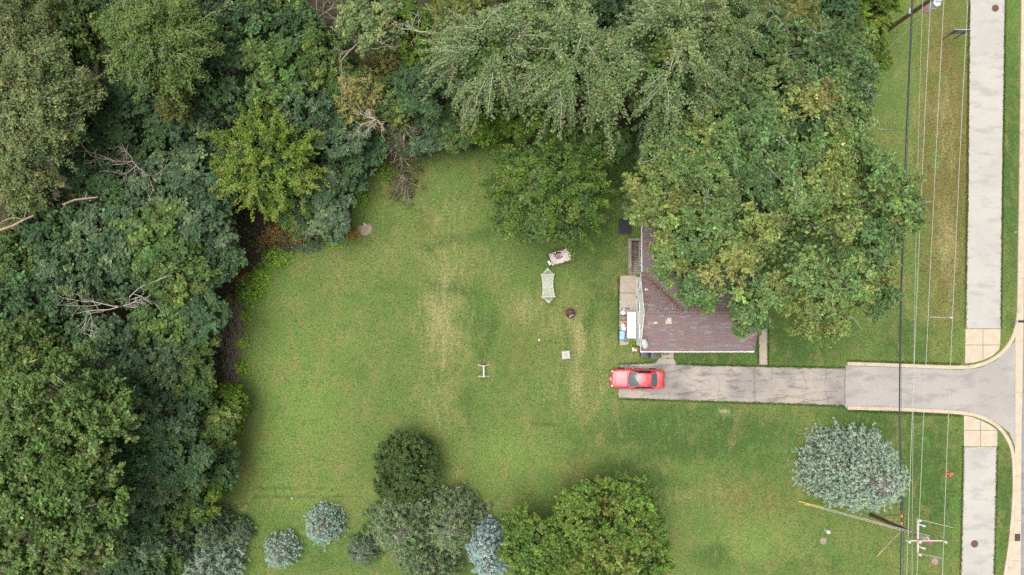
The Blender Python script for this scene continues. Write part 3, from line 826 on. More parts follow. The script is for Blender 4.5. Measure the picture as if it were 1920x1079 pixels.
# blue tub
t_ = place('plastic_tub', 1166.5, 629, 0.4, math.radians(-4), 'blue plastic storage tub with pale blue lid on the patio', 'tub')
t_.location.z = 0.03
b = MB().box((0, 0, 0.19), (0.44, 0.78, 0.38), taper=1.15); b.build('tub', M['blue'], t_)
b = MB().rbox((0, 0, 0.40), (0.56, 0.92, 0.05), 0.02); b.build('rim', M['blue'], t_)
MB().rbox((0, 0, 0.43), (0.42, 0.76, 0.04), 0.015).build('lid', M['blue_pale'], t_)
def bucket(px, py, label, r=0.16, h=0.36):
    q = place('bucket', px, py, h, 0.0, label, 'bucket'); q.location.z = 0.031
    MB().lathe([(r * 0.85, 0), (r, h * 0.9), (r * 1.08, h * 0.9), (r * 1.08, h), (r * 0.95, h)], (0, 0, 0), 18).build('pail', M['white_plastic'], q)
    MB().lathe([(r * 1.10, 0), (r * 1.10, 0.02), (r * 0.9, 0.03)], (0, 0, h), 18).build('lid', M['white_plastic'], q)
bucket(1168, 587, 'round white lidded bucket below the purple toy on the patio', 0.19)
bucket(1168, 610.5, 'white bucket above the small white box on the patio', 0.15, 0.4)
q = place('storage_box', 1169, 617, 0.3, 0.05, 'small white square box between the bucket and the blue tub', 'box'); q.location.z = 0.031
MB().rbox((0, 0, 0.15), (0.36, 0.32, 0.30), 0.02).build('case', M['white_plastic'], q)
MB().rbox((0, 0, 0.31), (0.38, 0.34, 0.03), 0.01).build('lid', M['white_plastic'], q)
# wire crate
q = place('wire_crate', 1169, 596.5, 0.25, 0.03, 'low brown wire crate on the patio left of the table', 'crate'); q.location.z = 0.031
b = MB()
for i in range(5):
    x_ = -0.24 + i * 0.12
    b.tube([(x_, -0.24, 0.26), (x_, 0.24, 0.26)], 0.009, n=4); b.tube([(x_, -0.24, 0.02), (x_, -0.24, 0.26)], 0.009, n=4); b.tube([(x_, 0.24, 0.02), (x_, 0.24, 0.26)], 0.009, n=4)
    b.tube([(-0.24, x_, 0.26), (0.24, x_, 0.26)], 0.009, n=4)
b.build('wire_mesh', M['rust'], q)
b = MB()
for s in (-1, 1):
    b.tube([(-0.26, s * 0.26, 0.26), (0.26, s * 0.26, 0.26)], 0.014, n=5); b.tube([(s * 0.26, -0.26, 0.26), (s * 0.26, 0.26, 0.26)], 0.014, n=5); b.tube([(s * 0.26, 0.26, 0.0), (s * 0.26, 0.26, 0.26)], 0.014, n=5); b.tube([(s * 0.26, -0.26, 0.0), (s * 0.26, -0.26, 0.26)], 0.014, n=5)
b.build('frame', M['rust'], q)
# purple scooter toy
q = place('toy_scooter', 1173, 580, 0.3, math.radians(8), 'purple and blue toy lying across the patio above the table', 'toy'); q.location.z = 0.031
MB().rbox((-0.14, 0, 0.14), (0.46, 0.22, 0.22), 0.08).build('body', M['purple'], q)
MB().rbox((-0.16, 0, 0.26), (0.24, 0.10, 0.05), 0.02).build('seat', M['off_white'], q)
MB().lathe([(0.10, -0.07), (0.12, -0.03), (0.12, 0.03), (0.10, 0.07)], (0, 0, 0), 14, m=Matrix.Translation((0.26, 0.02, 0.14)) @ Matrix.Rotation(math.pi / 2, 4, 'X')).build('wheel', M['blue'], q)
for px, py, lab in ((1172.5, 608, 'small red can beside the white table, above the other red can'), (1173.6, 622, 'small red can beside the white table, near the blue tub')):
    q = place('red_can', px, py, 0.25, 0, lab, 'can'); q.location.z = 0.031
    MB().lathe([(0.11, 0), (0.115, 0.02), (0.115, 0.24), (0.10, 0.26)], (0, 0, 0), 14).build('can', M['red'], q)
    MB().tube([(-0.06, 0, 0.26), (-0.03, 0, 0.31), (0.03, 0, 0.31), (0.06, 0, 0.26)], 0.012).build('handle', M['dark'], q)
q = place('plant_pot', 1173, 637, 0.3, 0, 'dark round pot at the lower end of the table', 'pot'); q.location.z = 0.031
MB().lathe([(0.13, 0), (0.19, 0.28), (0.21, 0.28), (0.21, 0.32), (0.18, 0.32), (0.17, 0.26)], (0, 0, 0), 18).build('pot', M['grey_plastic'], q)
MB().lathe([(0.17, 0), (0.16, 0.015)], (0, 0, 0.25), 14).build('soil', M['soil'], q)
q = place('paper_bag', 1187.5, 655.5, 0.3, 0.05, 'small whitish box standing beside the red gas can', 'box')
MB().rbox((0, 0, 0.17), (0.24, 0.38, 0.34), 0.03).build('carton', M['off_white'], q); MB().box((0, 0, 0.345), (0.2, 0.05, 0.02)).build('flap', M['cloth_pink'], q)
q = place('gas_can', 1193, 655.5, 0.3, 0.0, 'red and white gas can at the corner of the house', 'gas can')
MB().rbox((0, -0.08, 0.14), (0.24, 0.22, 0.28), 0.04).build('base', M['off_white'], q)
MB().rbox((0, 0.12, 0.18), (0.26, 0.18, 0.34), 0.04).build('can', M['red'], q)
MB().tube([(-0.02, 0.12, 0.35), (0.02, 0.02, 0.42)], 0.025).build('spout', M['yellow'], q)
# wheeled bins
for px, py, lab, s in ((1208, 664.5, 'smaller charcoal wheeled bin under the eave, left of the pair', 0.92), (1227, 665.5, 'larger charcoal wheeled bin under the eave, right of the pair', 1.08)):
    q = place('wheeled_bin', px, py, 1.0, 0.0, lab, 'bin', 'wheeled bins under the eave')
    b = MB().box((0, 0, 0.50 * s), (0.50 * s, 0.54 * s, 0.92 * s), taper=1.22); b.build('bin_body', M['grey_plastic'], q)
    b = MB().grid(lambda u, v: ((u - 0.5) * 0.66 * s, (v - 0.5) * 0.74 * s, 0.98 * s + 0.05 * s * (1 - (2 * u - 1) ** 4) * (1 - (2 * v - 1) ** 4)), 8, 8)
    b.box((0, 0, 0.985 * s), (0.65 * s, 0.73 * s, 0.03)); b.build('lid', M['grey_plastic'], q)
    MB().tube([(-0.24 * s, 0.40 * s, 0.93 * s), (0.24 * s, 0.40 * s, 0.93 * s)], 0.018).build('handle', M['dark'], q)
    for sx in (-1, 1):
        MB().lathe([(0.02, -0.03), (0.10, -0.03), (0.10, 0.03), (0.02, 0.03)], (0, 0, 0), 14, m=Matrix.Translation((sx * 0.24 * s, 0.24 * s, 0.10)) @ Matrix.Rotation(math.pi / 2, 4, 'Y')).build('wheel', M['black_rubber'], q)
q = place('door_mat', 1248, 661.5, 0.17, 0.0, 'dark half round door mat on the concrete doorstep', 'mat'); q.location.z = 0.164
b = MB().prism([(-0.42, 0.16)] + [(0.42 * math.cos(a), 0.16 - 0.42 * math.sin(a)) for a in np.linspace(math.pi, 0, 14)], 0.0, 0.02)
b.build('mat', M['dark'], q); MB().prism([(-0.33, 0.12)] + [(0.33 * math.cos(a), 0.12 - 0.33 * math.sin(a)) for a in np.linspace(math.pi, 0, 14)], 0.02, 0.026).build('pile', M['brush'], q)
# black lidded box by the oak
q = place('black_box', 1170, 425, 0.5, 0.0, 'low black rectangular lidded box on the grass beside the oak', 'box')
MB().rbox((0.1, 0, 0.22), (1.05, 1.35, 0.44), 0.04).build('box_body', M['dark'], q)
for c_, s_ in (((0.1, 0.64, 0.47), (1.12, 0.12, 0.10)), ((0.1, -0.64, 0.47), (1.12, 0.14, 0.12)), ((-0.40, 0, 0.47), (0.12, 1.14, 0.10)), ((0.60, 0, 0.47), (0.12, 1.14, 0.10))):
    MB().box(c_, s_).build('rim', M['dark'], q)
M['mesh_top'] = mat_plain('mesh_top', (0.034, 0.031, 0.036), 0.8, 0.35, 22.0)
MB().box((0.1, 0, 0.455), (0.88, 1.15, 0.02)).build('lid', M['mesh_top'], q)

# ------------------------------------------------------------------ yard things
# rope hammock on a low steel stand
hb = place('hammock', 1027.5, 536, 0.55, math.radians(2.2), 'pale green rope hammock with two spreader bars on the lawn', 'hammock')
rg = random.Random(2)
def ham(u, v):
    """u across -1..1, v along -1..1"""
    wv = 0.60 - 0.13 * (1 - v * v)
    return Vector((u * wv, v * 1.02, 0.62 - 0.22 * (1 - v * v) - 0.05 * (1 - u * u)))
b = MB()
nu = 22
for i in range(nu + 1):
    u = -1 + 2 * i / nu; sh = rg.uniform(-0.015, 0.015)
    b.tube([ham(u + sh * math.sin(k * 1.3), -1 + 2 * k / 12) for k in range(13)], 0.017, n=4, cap=False)
for k in range(30):
    v = -1 + 2 * (k + 0.5) / 30
    b.tube([ham(-1 + 2 * i / 8, v + 0.02 * math.sin(i * 2.1 + k)) for i in range(9)], 0.012, n=4, cap=False)
b.build('netting', M['rope'], hb)
b = MB()
for s in (-1, 1): b.tube([ham(s, -1 + k / 6) for k in range(13)], 0.028, n=5)
b.build('edge_rope', M['off_white'], hb)
for s in (-1, 1):
    MB().tube([(-0.68, s * 1.04, 0.63), (0.68, s * 1.04, 0.63)], 0.03, n=8).build('spreader_bar', M['cloth_pink'], hb)
    b = MB()
    for i in range(19):
        u = -1 + 2 * i / 18
        b.tube([(u * 0.60, s * 1.05, 0.63), (u * 0.02, s * 1.60, 0.92)], 0.012, 0.008, n=4, cap=False)
    b.tube([(0, s * 1.58, 0.91), (0, s * 1.70, 0.97)], 0.03, n=6)
    b.build('harness', M['rope'], hb)
    MB().tube([(0, s * 1.72, 0.98), (0, s * 1.66, 0.6), (0, s * 1.25, 0.04)], 0.03, n=6).build('stand_post', M['dark'], hb)
    MB().tube([(-0.35, s * 1.2, 0.03), (0.35, s * 1.2, 0.03)], 0.03, n=6).build('stand_foot', M['dark'], hb)
MB().tube([(0, -1.25, 0.05), (0, 1.25, 0.05)], 0.03, n=6).build('stand_beam', M['dark'], hb)

# old garden swing with torn canopy
sw = place('garden_swing', 1050, 482, 1.6, math.radians(17), 'garden swing with torn pale pink canopy under the tree edge', 'garden swing')
b = MB()
g = {}
nu, nv = 26, 14
rg = random.Random(4)
for i in range(nu + 1):
    for j in range(nv + 1):
        u = -1 + 2 * i / nu; v = -1 + 2 * j / nv
        g[i, j] = (u * 0.92 + rg.gauss(0, .01), v * 0.58 + rg.gauss(0, .012), 1.72 - 0.16 * v * v + 0.05 * math.sin(u * 5) * (1 - v * v) + rg.gauss(0, .008))
vs = [g[i, j] for i in range(nu + 1) for j in range(nv + 1)]
fs = []
for i in range(nu):
    for j in range(nv):
        u = -1 + 2 * (i + .5) / nu; v = -1 + 2 * (j + .5) / nv
        hole = (((u + 0.12) / 0.42) ** 2 + ((v - 0.35) / 0.8) ** 2 < 0.8 + rg.uniform(-.35, .25)) or ((abs(u) > .86 or abs(v) > .86) and rg.random() < 0.3)
        if not hole: fs.append((i * (nv + 1) + j, (i + 1) * (nv + 1) + j, (i + 1) * (nv + 1) + j + 1, i * (nv + 1) + j + 1))
me_c = MB(); me_c.v = vs; me_c.f = fs
cn = me_c.build('canopy', M['cloth_pink'], sw, True)
md = cn.modifiers.new('thickness', 'SOLIDIFY'); md.thickness = 0.012
for s in (-1, 1):
    b = MB().tube([(s * 0.98, -0.62, 0.0), (s * 0.96, 0.0, 1.62), (s * 0.98, 0.62, 0.0)], 0.025, n=6)
    b.build('side_frame', M['dark'], sw)
    MB().rbox((s * 1.06, s * 0.05 - 0.18, 1.15), (0.22, 0.42, 0.04), 0.015, 0.25).build('side_tray', M['white_plastic'], sw)
    MB().tube([(s * 0.75, 0.1, 0.5), (s * 0.9, 0, 1.6)], 0.012, n=5).build('hanger', M['dark'], sw)
MB().tube([(-0.98, 0, 1.62), (0.98, 0, 1.62)], 0.022, n=6).build('top_bar', M['dark'], sw)
MB().rbox((0, -0.02, 0.46), (1.55, 0.55, 0.10), 0.04).build('seat', M['cloth_pink'], sw)
MB().rbox((0, 0.28, 0.74), (1.55, 0.10, 0.50), 0.04).build('backrest', M['cloth_pink'], sw)

M['ember'] = mat_plain('ember', (0.27, 0.085, 0.05), 0.9, 0.4, 9.0)
# fire pit
fp = place('fire_pit', 1070, 587.5, 0.2, 0.0, 'round rusty fire pit full of charred logs on the lawn', 'fire pit')
MB().lathe([(0.44, 0.0), (0.47, 0.0), (0.48, 0.28), (0.46, 0.29), (0.42, 0.28), (0.40, 0.06), (0.05, 0.05)], (0, 0, 0), 28).build('ring', M['rust'], fp)
MB().lathe([(0.39, 0), (0.3, 0.03), (0.05, 0.05)], (0, 0, 0.06), 16).build('ash_bed', M['dark'], fp)
rg = random.Random(11)
for i in range(11):
    a = rg.uniform(0, math.pi); r = rg.uniform(0.0, 0.16); L = rg.uniform(0.22, 0.36)
    cx, cy = r * math.cos(a * 3), r * math.sin(a * 3); z = 0.13 + i * 0.018
    MB().tube([(cx - L * math.cos(a), cy - L * math.sin(a), z), (cx + L * math.cos(a), cy + L * math.sin(a), z + rg.uniform(-.03, .05))], 0.045, 0.04, 6).build('log', M[['ember', 'rust', 'dark', 'ember'][i % 4]], fp)
MB().tube([(-0.12, -0.36, 0.31), (0.26, -0.14, 0.33)], 0.035, 0.03, 6).build('log', M['off_white'], fp)
# square concrete block with a lid
ub = place('well_cover', 1061.5, 666, 0.4, math.radians(6), 'small square stepped concrete block standing on the lawn', 'concrete block')
M['concrete_pale'] = mat_plain('concrete_pale', (0.46, 0.44, 0.43), 0.9, 0.1, 5.0, bump=0.2, dirt=(0.36, 0.34, 0.32), dirt_amt=0.5)
MB().rbox((0, 0, 0.17), (0.76, 0.76, 0.36), 0.03).build('base', M['concrete_pale'], ub)
MB().rbox((0.0, 0.0, 0.40), (0.58, 0.58, 0.12), 0.025).build('top_step', M['concrete_pale'], ub)
MB().box((0.0, 0.0, 0.463), (0.38, 0.40, 0.012)).build('lid', M['concrete'], ub)
for i in range(5): MB().box((-0.14 + i * 0.07, 0, 0.472), (0.025, 0.36, 0.012)).build('lid_rib', M['concrete_pale'], ub)
# sawhorse
M['leg_tan'] = mat_plain('leg_tan', (0.46, 0.39, 0.29), 0.9, 0.25, 5.0)
sh = place('sawhorse', 907, 696.5, 0.6, math.radians(1), 'white sawhorse with splayed wooden legs standing on the lawn', 'sawhorse')
MB().rbox((0, 0, 0.66), (0.13, 1.12, 0.10), 0.01).build('beam', M['off_white'], sh)
for sy in (-1, 1):
    for sx in (-1, 1):
        MB().add(*bar((sx * 0.05, sy * 0.48, 0.63), (sx * 0.56, sy * 0.54, 0.0), 0.13, 0.08)).build('leg', M['leg_tan'], sh)
    MB().add(*bar((-0.26, sy * 0.515, 0.32), (0.26, sy * 0.515, 0.32), 0.03, 0.07)).build('brace', M['deadwood'], sh)
for px, py, r, lab in ((1011, 638, 0.11, 'small white ball on the lawn left of the concrete block'), (547.5, 934.5, 0.09, 'tiny white ball on the lawn above the blue spruces')):
    q = place('ball', px, py, r, 0, lab, 'ball')
    b = MB(); b.lathe([(r * math.sin(a), r - r * math.cos(a)) for a in np.linspace(0.02, math.pi - 0.02, 9)], (0, 0, 0), 14)
    b.build('ball_skin', M['white_plastic'], q, True)
    MB().lathe([(r * 1.003, r * 0.97), (r * 1.003, r * 1.03)], (0, 0, 0), 14).build('seam', M['off_white'], q)
q = empty('paving_stone', W3(690 - 6, 421), 0.4, 'pale flat stone at the edge of the bare patch by the shrubs', 'stone')
MB().rbox((0, 0, 0.02), (0.20, 0.32, 0.07), 0.025).build('stone', M['concrete_pale'], q); MB().rbox((0.01, 0.06, 0.06), (0.10, 0.13, 0.02), 0.008).build('chip', M['concrete_pale'], q)

# ------------------------------------------------------------------ street furniture
def disc(name, px, py, r, mat, label, cat, ring=None, z=0.0, holes=True):
    q = empty(name, (*W(px, py), z), 0.3, label, cat)
    MB().lathe([(r * 1.0, -0.03), (r, 0.022), (r * 0.93, 0.026), (r * 0.92, 0.018)], (0, 0, 0), 28).build('frame_ring', M[ring or mat], q)
    MB().lathe([(r * 0.91, -0.03), (r * 0.91, 0.024), (r * 0.05, 0.028)], (0, 0, 0), 28).build('cover', M[mat], q)
    if holes:
        for i in range(-3, 4):
            w = math.sqrt(max(0.01, 0.64 - (i * 0.22) ** 2)) * r
            MB().box((i * 0.22 * r, 0, 0.030), (0.06 * r, 1.8 * w, 0.010)).build('rib', M[ring or mat], q)
    return q
disc('manhole_cover', 1866, 16, 0.33, 'rust', 'rusty round manhole cover in the walkway near the top edge', 'manhole cover', z=0.02)
disc('manhole_cover', 1827, 1020, 0.34, 'rust', 'rusty round manhole cover in the walkway near the bottom edge', 'manhole cover', z=0.02)
disc('manhole_cover', 1742, 1016, 0.40, 'rust_light', 'brown round grate in the grass under the pole crossarm', 'manhole cover', 'rust')
disc('manhole_cover', 1737, 17, 0.40, 'rust_light', 'brown round grate in the grass below the transformer', 'manhole cover', 'rust')
M['disc_pink'] = mat_plain('disc_pink', (0.28, 0.20, 0.17), 0.95, 0.3, 8.0, bump=0.3)
M['disc_grey'] = mat_plain('disc_grey', (0.27, 0.22, 0.19), 0.95, 0.25, 8.0, bump=0.3)
disc('manhole_cover', 1752.5, 1053, 0.33, 'disc_pink', 'small reddish disc in the grass near the bottom walkway edge', 'manhole cover', holes=False)
disc('manhole_cover', 1543.5, 1014.5, 0.31, 'disc_grey', 'grey brown disc in the grass below the white vent pipe', 'manhole cover', holes=False)
q = empty('vent_pipe', W3(1548, 994), 0, 'short white capped pipe standing in the grass by a disc', 'pipe')
ex = Vector((0.10, -0.12, 0))
MB().tube([(0, 0, -0.02), (0.02, -0.02, 0.5)], 0.15, 0.15, 16).build('pipe', M['white_plastic'], q)
MB().lathe([(0.17, 0.46), (0.18, 0.50), (0.17, 0.56), (0.05, 0.60)], (0.02, -0.02, 0), 18).build('cap', M['dish'], q)
# storm drain
q = empty('storm_drain', (*W(1907.5, 1008), 0.0), 0, 'dark brown storm drain grate in the gutter', 'drain')
MB().box((0, 0, 0.013), (0.52, 0.68, 0.022)).build('frame', M['rust'], q)
for i in range(7): MB().box((0, -0.27 + i * 0.09, 0.03), (0.46, 0.04, 0.014)).build('bar', M['dark'], q)
# hydrant
q = empty('fire_hydrant', W3(1776, 886), math.radians(4), 'faded red fire hydrant on the grass beside the walkway', 'fire hydrant')
MB().lathe([(0.17, 0), (0.17, 0.05), (0.115, 0.07), (0.11, 0.50), (0.14, 0.51), (0.14, 0.56), (0.125, 0.60), (0.09, 0.68), (0.04, 0.72), (0.04, 0.78), (0.02, 0.78)], (0, 0, 0), 18).build('barrel', M['hydrant_red'], q)
for s in (-1, 1):
    MB().lathe([(0.055, 0.08), (0.06, 0.20), (0.075, 0.20), (0.075, 0.27), (0.03, 0.29)], (0, 0, 0), 12, m=Matrix.Translation((0, 0, 0.42)) @ Matrix.Rotation(s * math.pi / 2, 4, 'Y')).build('outlet', M['hydrant_red'], q)
MB().lathe([(0.07, 0.08), (0.08, 0.18), (0.095, 0.18), (0.095, 0.25), (0.03, 0.27)], (0, 0, 0), 12, m=Matrix.Translation((0, 0, 0.40)) @ Matrix.Rotation(math.pi / 2, 4, 'X')).build('pumper_outlet', M['hydrant_red'], q)
# sign post (plate edge-on) near the walkway
q = empty('street_sign', W3(1744, 595), 0, 'white sign seen edge on, on a thin post beside the walkway', 'sign')
MB().tube([(0, 0, 0), (0.0, 0.10, 3.1)], 0.06, n=8).build('post', M['white_paint'], q)
MB().rbox((0.02, 0.05, 2.65), (0.62, 0.012, 0.78), 0.004).build('sign_plate', M['white_plastic'], q)
MB().rbox((0.02, 0.058, 2.65), (0.50, 0.004, 0.66), 0.001).build('sign_face', M['off_white'], q)
# two-post road sign seen from above
q = empty('road_sign', W3(1772, 74.5), math.radians(0), 'grey metal road sign on two posts beside the upper walkway', 'sign')
for x_ in (-0.30, 0.72):
    MB().tube([(x_, 0.0, 0), (x_, 0.02, 2.35)], 0.035, n=8).build('post', M['cable'], q)
M['sign_back'] = mat_plain('sign_back', (0.24, 0.27, 0.26), 0.55, 0.12, 4.0, metal=0.3)
MB().rbox((0.21, 0.07, 1.75), (1.55, 0.02, 1.1), 0.006).build('sign_plate', M['sign_back'], q)
MB().box((0.21, 0.055, 2.32), (1.6, 0.05, 0.03)).build('edge', M['galvanised'], q)
# mailbox at the kerb
q = empty('mailbox', W3(1893, 602), 0, 'black mailbox on a thin post at the kerb above the driveway', 'mailbox')
MB().tube([(0, 0, 0), (0, 0, 1.0)], 0.03, n=8).build('post', M['galvanised'], q)
MB().add(*bar((0.0, 0, 0.98), (0.4, 0, 1.0), 0.06, 0.05)).build('arm', M['galvanised'], q)
b = MB(); n = 9
pr = [(0.1 * math.cos(a), 1.16 + 0.1 * math.sin(a)) for a in np.linspace(0, math.pi, n)] + [(-0.1, 1.02), (0.1, 1.02)]
m_ = len(pr)
b.add([(0.05, y_, z_) for y_, z_ in pr] + [(0.55, y_, z_) for y_, z_ in pr], [(k, (k + 1) % m_, m_ + (k + 1) % m_, m_ + k) for k in range(m_)] + [tuple(range(m_)), tuple(range(m_, 2 * m_))])
b.build('box', M['dark'], q)
MB().box((0.555, 0, 1.12), (0.01, 0.18, 0.18)).build('door', M['grey_plastic'], q)

# ------------------------------------------------------------------ utility poles
PZ = 9.8
b0 = W3(1633, 966); b1 = W3(1738, 1011, PZ)
d = b1 - b0
pole = empty('utility_pole', b0, 0, 'leaning wooden utility pole with crossed arms near the lower walkway', 'utility pole')
MB().tube([d * (k / 8) for k in range(9)], 0.19, 0.13, 12).build('pole', M['pole_wood'], pole)
MB().tube([d * (0.86 + 0.14 * k / 4) for k in range(5)], 0.15, 0.145, 12).build('pole_cap', M['off_white'], pole)
MB().add(*bar(d * 0.02 + Vector((0.08, 0.16, 0)), d * 0.24 + Vector((0.06, 0.16, 0)), 0.14, 0.12)).build('cable_guard', M['galvanised'], pole)
zA = 9.2
def lp(px, py, z): return W3(px, py, z) - b0
MB().add(*bar(lp(1720.5, 972, zA), lp(1720.5, 1041, zA), 0.13, 0.13)).build('cross_arm', M['arm_wood'], pole)
MB().add(*bar(lp(1698, 1014, zA + 0.15), lp(1770, 1014, zA + 0.15), 0.10, 0.12)).build('cross_arm', M['arm_wood'], pole)
def insul(root, p, s=1.0, mat='white_plastic'):
    MB().lathe([(0.03 * s, 0), (0.03 * s, 0.06 * s), (0.07 * s, 0.08 * s), (0.05 * s, 0.13 * s), (0.075 * s, 0.15 * s), (0.05 * s, 0.21 * s), (0.03 * s, 0.24 * s)], p, 12).build('insulator', M[mat], root)
for px, py in ((1701, 1014), (1768.5, 1014), (1720.5, 974), (1720.5, 1014), (1720.5, 1038)): insul(pole, lp(px, py, zA + 0.06) + Vector((0, 0, 0.1)), 1.5)
for px, py in ((1730, 986), (1730, 1028)):
    MB().tube([lp(px - 8, py - 3, zA), lp(px, py, zA - 0.05)], 0.035, n=6).build('bracket', M['white_plastic'], pole)
    MB().tube([lp(px, py, zA - 0.05), lp(px + 4, py + 1, zA - 0.25)], 0.07, 0.09, 10).build('arrester', M['porcelain'], pole)
MB().tube([lp(1736, 1009, zA - 0.3), lp(1737.5, 1010.5, zA + 0.35)], 0.17, 0.17, 16).build('pole_top', M['off_white'], pole)
for a, bb in (((1722, 974), (1788, 990)), ((1722, 1038), (1769, 1048)), ((1724, 1000), (1744, 1005.5))):
    MB().tube([lp(*a, zA + 0.05), lp(*bb, zA - 0.1)], 0.022, n=5).build('strut_wire', M['wire'], pole)
def guy(name, root, foot, top, gl, label, gz=0.0):
    """anchored stay with a yellow guard over its lower end"""
    q = empty(name, foot, 0, label, 'guy wire')
    v = top - foot
    MB().tube([Vector((0, 0, 0)), v], 0.026, n=5).build('stay', M['off_white'], q)
    u = v.normalized()
    MB().tube([u * 0.05, u * (gl + 0.05)], 0.055, n=10).build('guard', M['yellow'], q)
    MB().lathe([(0.05, -0.05), (0.06, 0.04), (0.02, 0.1)], (0, 0, 0), 8).build('anchor', M['galvanised'], q)
    return q
foot = W3(1497, 940); topg = W3(1717, 999, 8.7)
guy('guy_wire', None, foot, topg, 2.45, 'long guy wire with yellow guard left of the lower pole')
guy('guy_wire', None, W3(1508, 945.5), W3(1717, 1002, 8.3), 0.4, 'second guy wire close below the long one with the yellow guard')
foot = W3(1645, 1042); topg = b0 + d * 0.62
guy('guy_wire', None, foot, topg, 1.3, 'short guy wire with yellow guard below the lower pole')
# upper pole
c0 = W3(1665, 56); ct = Vector((c0.x, c0.y + 0.1, 10.2))
pole2 = empty('utility_pole', c0, 0, 'dark wooden utility pole with transformer at the top edge', 'utility pole')
MB().tube([(ct - c0) * (k / 8) for k in range(9)], 0.20, 0.14, 12).build('pole', M['pole_wood'], pole2)
tr = W3(1752, 9, 7.5) - c0
MB().lathe([(0.24, -0.45), (0.29, -0.42), (0.29, 0.36), (0.31, 0.37), (0.31, 0.41), (0.22, 0.47), (0.05, 0.49)], tr, 24).build('transformer', M['dish'], pole2)
for dx in (-0.12, 0.12): insul(pole2, tr + Vector((dx, 0.05, 0.46)), 1.1, 'porcelain')
for k in range(3): MB().lathe([(0.03, 0), (0.045, 0.05), (0.03, 0.1)], tr + Vector((-0.12 + 0.12 * k, -0.30, -0.12)), 8).build('bushing', M['white_plastic'], pole2)
MB().add(*bar(tr + Vector((-0.1, 0.25, 0)), Vector((0, 0.05, 7.4)), 0.08, 0.1)).build('bracket', M['galvanised'], pole2)
MB().add(*bar(Vector((-1.3, 0.12, 9.3)), Vector((1.9, 0.12, 9.3)), 0.11, 0.13)).build('cross_arm', M['arm_wood'], pole2)
for dx in (-1.1, 0.4, 1.75): insul(pole2, Vector((dx, 0.12, 9.36)), 1.3)
MB().rbox(W3(1705.5, 21, 5.9) - c0, (0.14, 0.5, 0.14), 0.03).build('splice_case', M['off_white'], pole2)
guy('guy_wire', None, W3(1688, 108), W3(1737, 22, 7.0), 0.0001, 'guy wire slanting down from the upper pole past the cable')
guy('guy_wire', None, W3(1645, 110), W3(1722, 37, 6.0), 0.0001, 'guy wire running into the shrubs left of the upper pole')

def wire(name, pts, r, mat, label, group=None):
    """pts: photograph points with their height; smooth curve"""
    P = [W3(*p) for p in pts]
    o = P[0].copy()
    S = []
    for i in range(len(P) - 1):
        p0, p1, p2, p3 = P[max(i - 1, 0)], P[i], P[i + 1], P[min(i + 2, len(P) - 1)]
        for k in range(8):
            u = k / 8
            S.append(0.5 * ((2 * p1) + (p2 - p0) * u + (2 * p0 - 5 * p1 + 4 * p2 - p3) * u * u + (3 * p1 - p0 - 3 * p2 + p3) * u ** 3) - o)
    S.append(P[-1] - o)
    q = MB().tube(S, r, n=6).build(name, M[mat], None, loc=o)
    return tag(q, label, 'wire', group)
def span(x0, y0, x1, y1, z0, z1, sag, n=7, bow=0.0):
    out = []
    for i in range(n):
        u = i / (n - 1)
        out.append((x0 + (x1 - x0) * u + bow * 4 * u * (1 - u), y0 + (y1 - y0) * u, z0 + (z1 - z0) * u - sag * 4 * u * (1 - u)))
    return out
wire('overhead_wire', span(1732, -60, 1710, 1110, 8.2, 8.0, 0.9, bow=-5), 0.014, 'wire', 'thin pale wire nearest the thick black cable', 'overhead wires')
wire('overhead_wire', span(1748, -60, 1699, 1110, 9.4, 9.4, 0.8, bow=-3), 0.019, 'wire', 'pale overhead wire second from the black cable', 'overhead wires')
wire('overhead_wire', span(1773, -60, 1718, 1110, 9.4, 9.4, 0.8, bow=-2), 0.019, 'wire', 'pale overhead wire over the middle of the grass verge', 'overhead wires')
wire('overhead_wire', span(1818, -60, 1766, 1110, 9.4, 9.4, 0.8, bow=-3), 0.019, 'wire', 'pale overhead wire closest to the walkway', 'overhead wires')
wire('overhead_cable', [(1711, -60, 6.4), (1709, 30, 6.3), (1704, 140, 6.1), (1698, 285, 5.8), (1692, 460, 5.6), (1688, 600, 5.5), (1686.5, 760, 5.5), (1688, 860, 5.7), (1690, 930, 5.9), (1690, 985, 6.0), (1687.5, 1110, 6.0)], 0.055, 'cable', 'thick black bundled cable along the verge')
wire('overhead_cable', [(1713, -60, 6.5), (1711, 40, 6.4), (1706, 140, 6.25), (1701, 285, 6.0), (1694, 460, 5.8), (1690, 600, 5.7), (1689.5, 760, 5.7), (1690.5, 860, 5.9), (1692.5, 930, 6.1), (1694, 985, 6.2), (1692.5, 1110, 6.2)], 0.022, 'cable', 'thin dark cable running alongside the thick black one')
q = wire('overhead_cable', [(1658, 969, 4.5), (1668, 966.5, 5.2), (1690, 966, 5.9), (1700, 970, 6.1), (1699, 988, 6.4), (1694, 1000, 6.6)], 0.03, 'cable', 'short black cable loop beside the lower pole')
for i, (py, m_) in enumerate(((926, 'orange'), (967, 'orange'), (981, 'orange'))):
    p0 = W3(1690.5, py - 2, 6.08); p1 = W3(1690.8, py + 3, 6.08)
    q = MB().tube([Vector((0, 0, 0)), p1 - p0], 0.085, n=10).build('cable_marker', M[m_], None, loc=p0)
    tag(q, ['orange marker on the black cable just below the big spruce', 'orange marker on the black cable, middle of the three', 'orange marker on the black cable nearest the pole arms'][i], 'marker', 'orange cable markers')
p0 = W3(1689.8, 930, 6.02)
q = MB().tube([Vector((0, 0, 0)), (W3(1690.3, 944, 6.03) - p0) * 0.5, W3(1690.3, 958, 6.02) - p0], 0.11, 0.08, 10).build('cable_splice', M['cable'], None, loc=p0)
tag(q, 'thick black splice sleeve on the cable below the spruce', 'cable splice')

